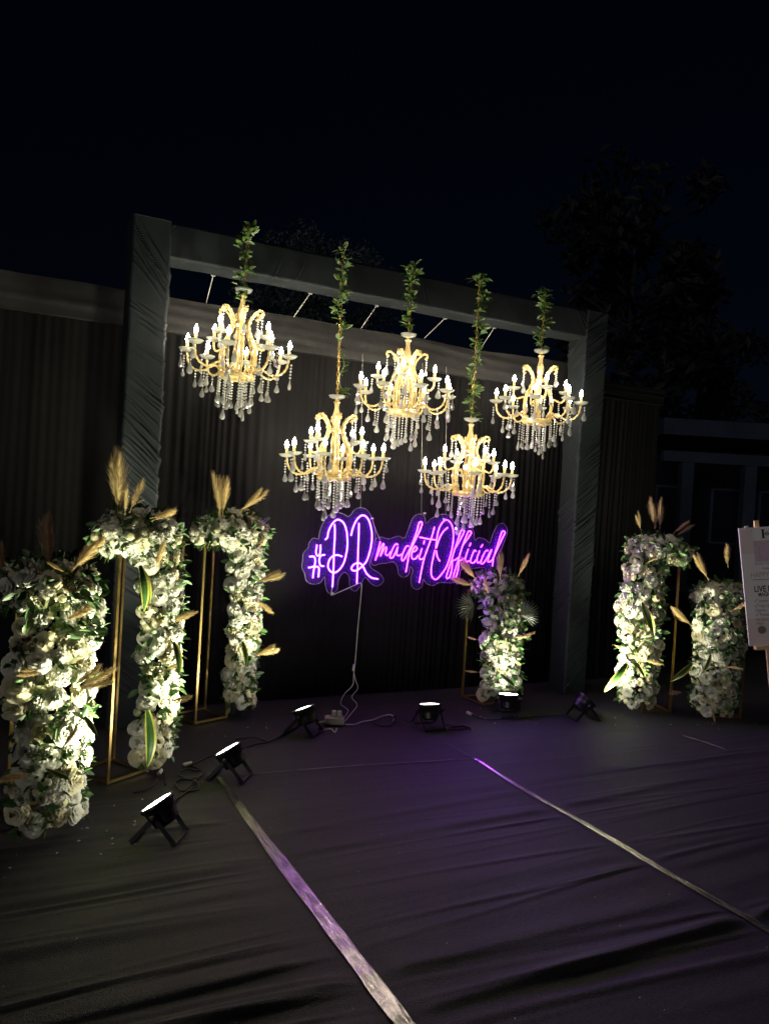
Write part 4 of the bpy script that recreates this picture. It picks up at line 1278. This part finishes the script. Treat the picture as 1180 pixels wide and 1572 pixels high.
easel = empty('easel', W3(1180, 1150, 5.10) * 1.0, 'pale pine easel holding up the printed board at the right edge', 'easel')
EB = Vector(easel.location)
EB.z = 0
easel.location = EB
def leg(p0, p1, w, dpt, name='leg'):
    p0, p1 = Vector(p0), Vector(p1)
    zx = (p1 - p0).normalized()
    xx = (right_b - zx * right_b.dot(zx)).normalized()
    R = Matrix((xx, zx.cross(xx), zx)).transposed()
    MB().box((p0 + p1) / 2 - EB, (w, dpt, (p1 - p0).length), R, bev=0.002).build(name, 'wood', easel)
def plane_foot(u):
    p = BL + bpt(u, 0, -0.030)
    return p - up_b * (p.z / up_b.z)
foot1, foot2 = plane_foot(0.125), plane_foot(0.45)
for u, ft in ((0.125, foot1), (0.45, foot2)):
    leg(ft + Vector((0, 0, 0.006)), BL + bpt(u, Hb * 1.06, -0.030), 0.030, 0.02)
back = Vector((-nrm_b.x, -nrm_b.y, 0)).normalized()
foot3 = (foot1 + foot2) / 2 + back * 0.62
leg(foot3 + Vector((0, 0, 0.004)), BL + bpt(0.28, Hb * 0.8, -0.075), 0.028, 0.02)
cb0 = BL + bpt(0.035, -0.014, -0.002)
cb1 = BL + bpt(Wb - 0.03, -0.014, -0.002)
zx = right_b
MB().box((cb0 + cb1) / 2 - EB, ((cb1 - cb0).length, 0.024, 0.052), RB, bev=0.002).build('ledge', 'wood', easel)
MB().box(BL + bpt(Wb / 2, Hb * 0.75, -0.052) - EB, (0.46, 0.03, 0.018), RB, bev=0.002).build('cross_bar', 'wood', easel)

# ------------------------------------------------------------------ far background: trees and pavilion in the dark
def tree(label, base, h, crown, seed, matn, n=2600, leaf=0.16):
    r_ = random.Random(seed)
    b = Vector(base)
    t = empty('tree', b, label, 'tree', 'dark trees behind the backdrop')
    m_ = MB()
    m_.tube(smooth_path([(0, 0, -0.05), (0.1, 0.05, h * 0.3), (-0.05, 0.1, h * 0.6), (0, 0, h * 0.9)], 4), [0.22 * (1 - 0.85 * i / 12) for i in range(13)], 8)
    tips = []
    for k in range(9):
        z = h * r_.uniform(0.35, 0.75)
        a = r_.uniform(0, 2 * pi)
        e = Vector((cos(a) * crown[0] * 0.7, sin(a) * crown[0] * 0.7, z + crown[1] * r_.uniform(0.1, 0.5)))
        m_.tube([(0, 0, z), e * 0.5 + Vector((0, 0, z * 0.5 + 0.2)), e], [0.08, 0.05, 0.015], 6)
        tips.append(e)
    m_.build('trunk', 'bark', t, True)
    cr = MB()
    clumps = []
    for k in range(46):
        v = Vector((r_.gauss(0, 1), r_.gauss(0, 1), r_.gauss(0, 1))).normalized() * r_.uniform(0.35, 1.0)
        clumps.append((Vector((v.x * crown[0], v.y * crown[0], h - crown[1] + v.z * crown[1])), r_.uniform(0.16, 0.32) * crown[0]))
    for k in range(n):
        c, rad = r_.choice(clumps)
        v = Vector((r_.gauss(0, 1), r_.gauss(0, 1), r_.gauss(0, 1))).normalized() * rad * r_.uniform(0.5, 1.05)
        p = c + v
        q = Quaternion((r_.gauss(0, 1), r_.gauss(0, 1), r_.gauss(0, 1), r_.gauss(0, 1))).normalized()
        s = leaf * r_.uniform(0.6, 1.3)
        cr.add([p + q @ Vector(w) for w in [(-s, 0, 0), (0, -s * 0.45, s * 0.1), (s, 0, 0), (0, s * 0.45, s * 0.1)]], [(0, 1, 2, 3)])
    cr.build('crown', matn, t)
    return t
def far(px, py, dep):
    p = W3(px, py, dep)
    return Vector((p.x, p.y, -0.06))
tree('faint grey-green tree crown showing above the wrapped beam', far(470, 700, 18), 7.6, (1.9, 1.5), 1, 'tree_leaf', 11000, 0.055)
tree('tall black tree silhouette right of the chandeliers against the sky', far(960, 700, 24), 13.2, (3.0, 4.6), 2, 'tree_shaded', 3600, 0.22)
tree('lower black tree silhouette beside the tall one, above the dim pavilion', far(1070, 700, 30), 9.5, (2.8, 3.6), 3, 'tree_shaded', 2600, 0.22)

pv0 = W3(1030, 800, 17)
pv = empty('pavilion', (pv0.x, pv0.y, -0.06), 'dim blue-grey pavilion with columns, far behind the right flower stands', 'building')
PB = Vector((pv0.x, pv0.y, -0.06))
rp = Matrix((r0, Vector((r0.y * -1, r0.x, 0)), Vector((0, 0, 1)))).transposed()
def pbox(name, u, v, z, su, sv, sz, matn):
    return MB().box(rp @ Vector((u, v, z)), (su, sv, sz), rp, bev=0.01).build(name, matn, pv)
pbox('roof_slab', 1.9, 1.4, 3.55, 4.6, 3.4, 0.36, 'concrete')
pbox('roof_beam', 1.9, 0.0, 2.93, 4.4, 0.22, 0.24, 'concrete')
for u in (0.25, 1.62, 3.0, 4.0):
    pbox('column', u, 0.0, 1.40, 0.26, 0.26, 2.82, 'concrete')
pbox('rear_wall', 1.9, 2.6, 1.65, 4.4, 0.2, 3.3, 'dark_glass')
for u in (0.9, 2.3, 3.5):
    pbox('window_frame', u, 2.46, 1.7, 0.9, 0.06, 1.4, 'concrete')
    pbox('pane', u, 2.42, 1.7, 0.78, 0.04, 1.28, 'dark_glass')
pbox('floor_slab', 1.9, 1.3, 0.06, 4.6, 3.2, 0.14, 'concrete')
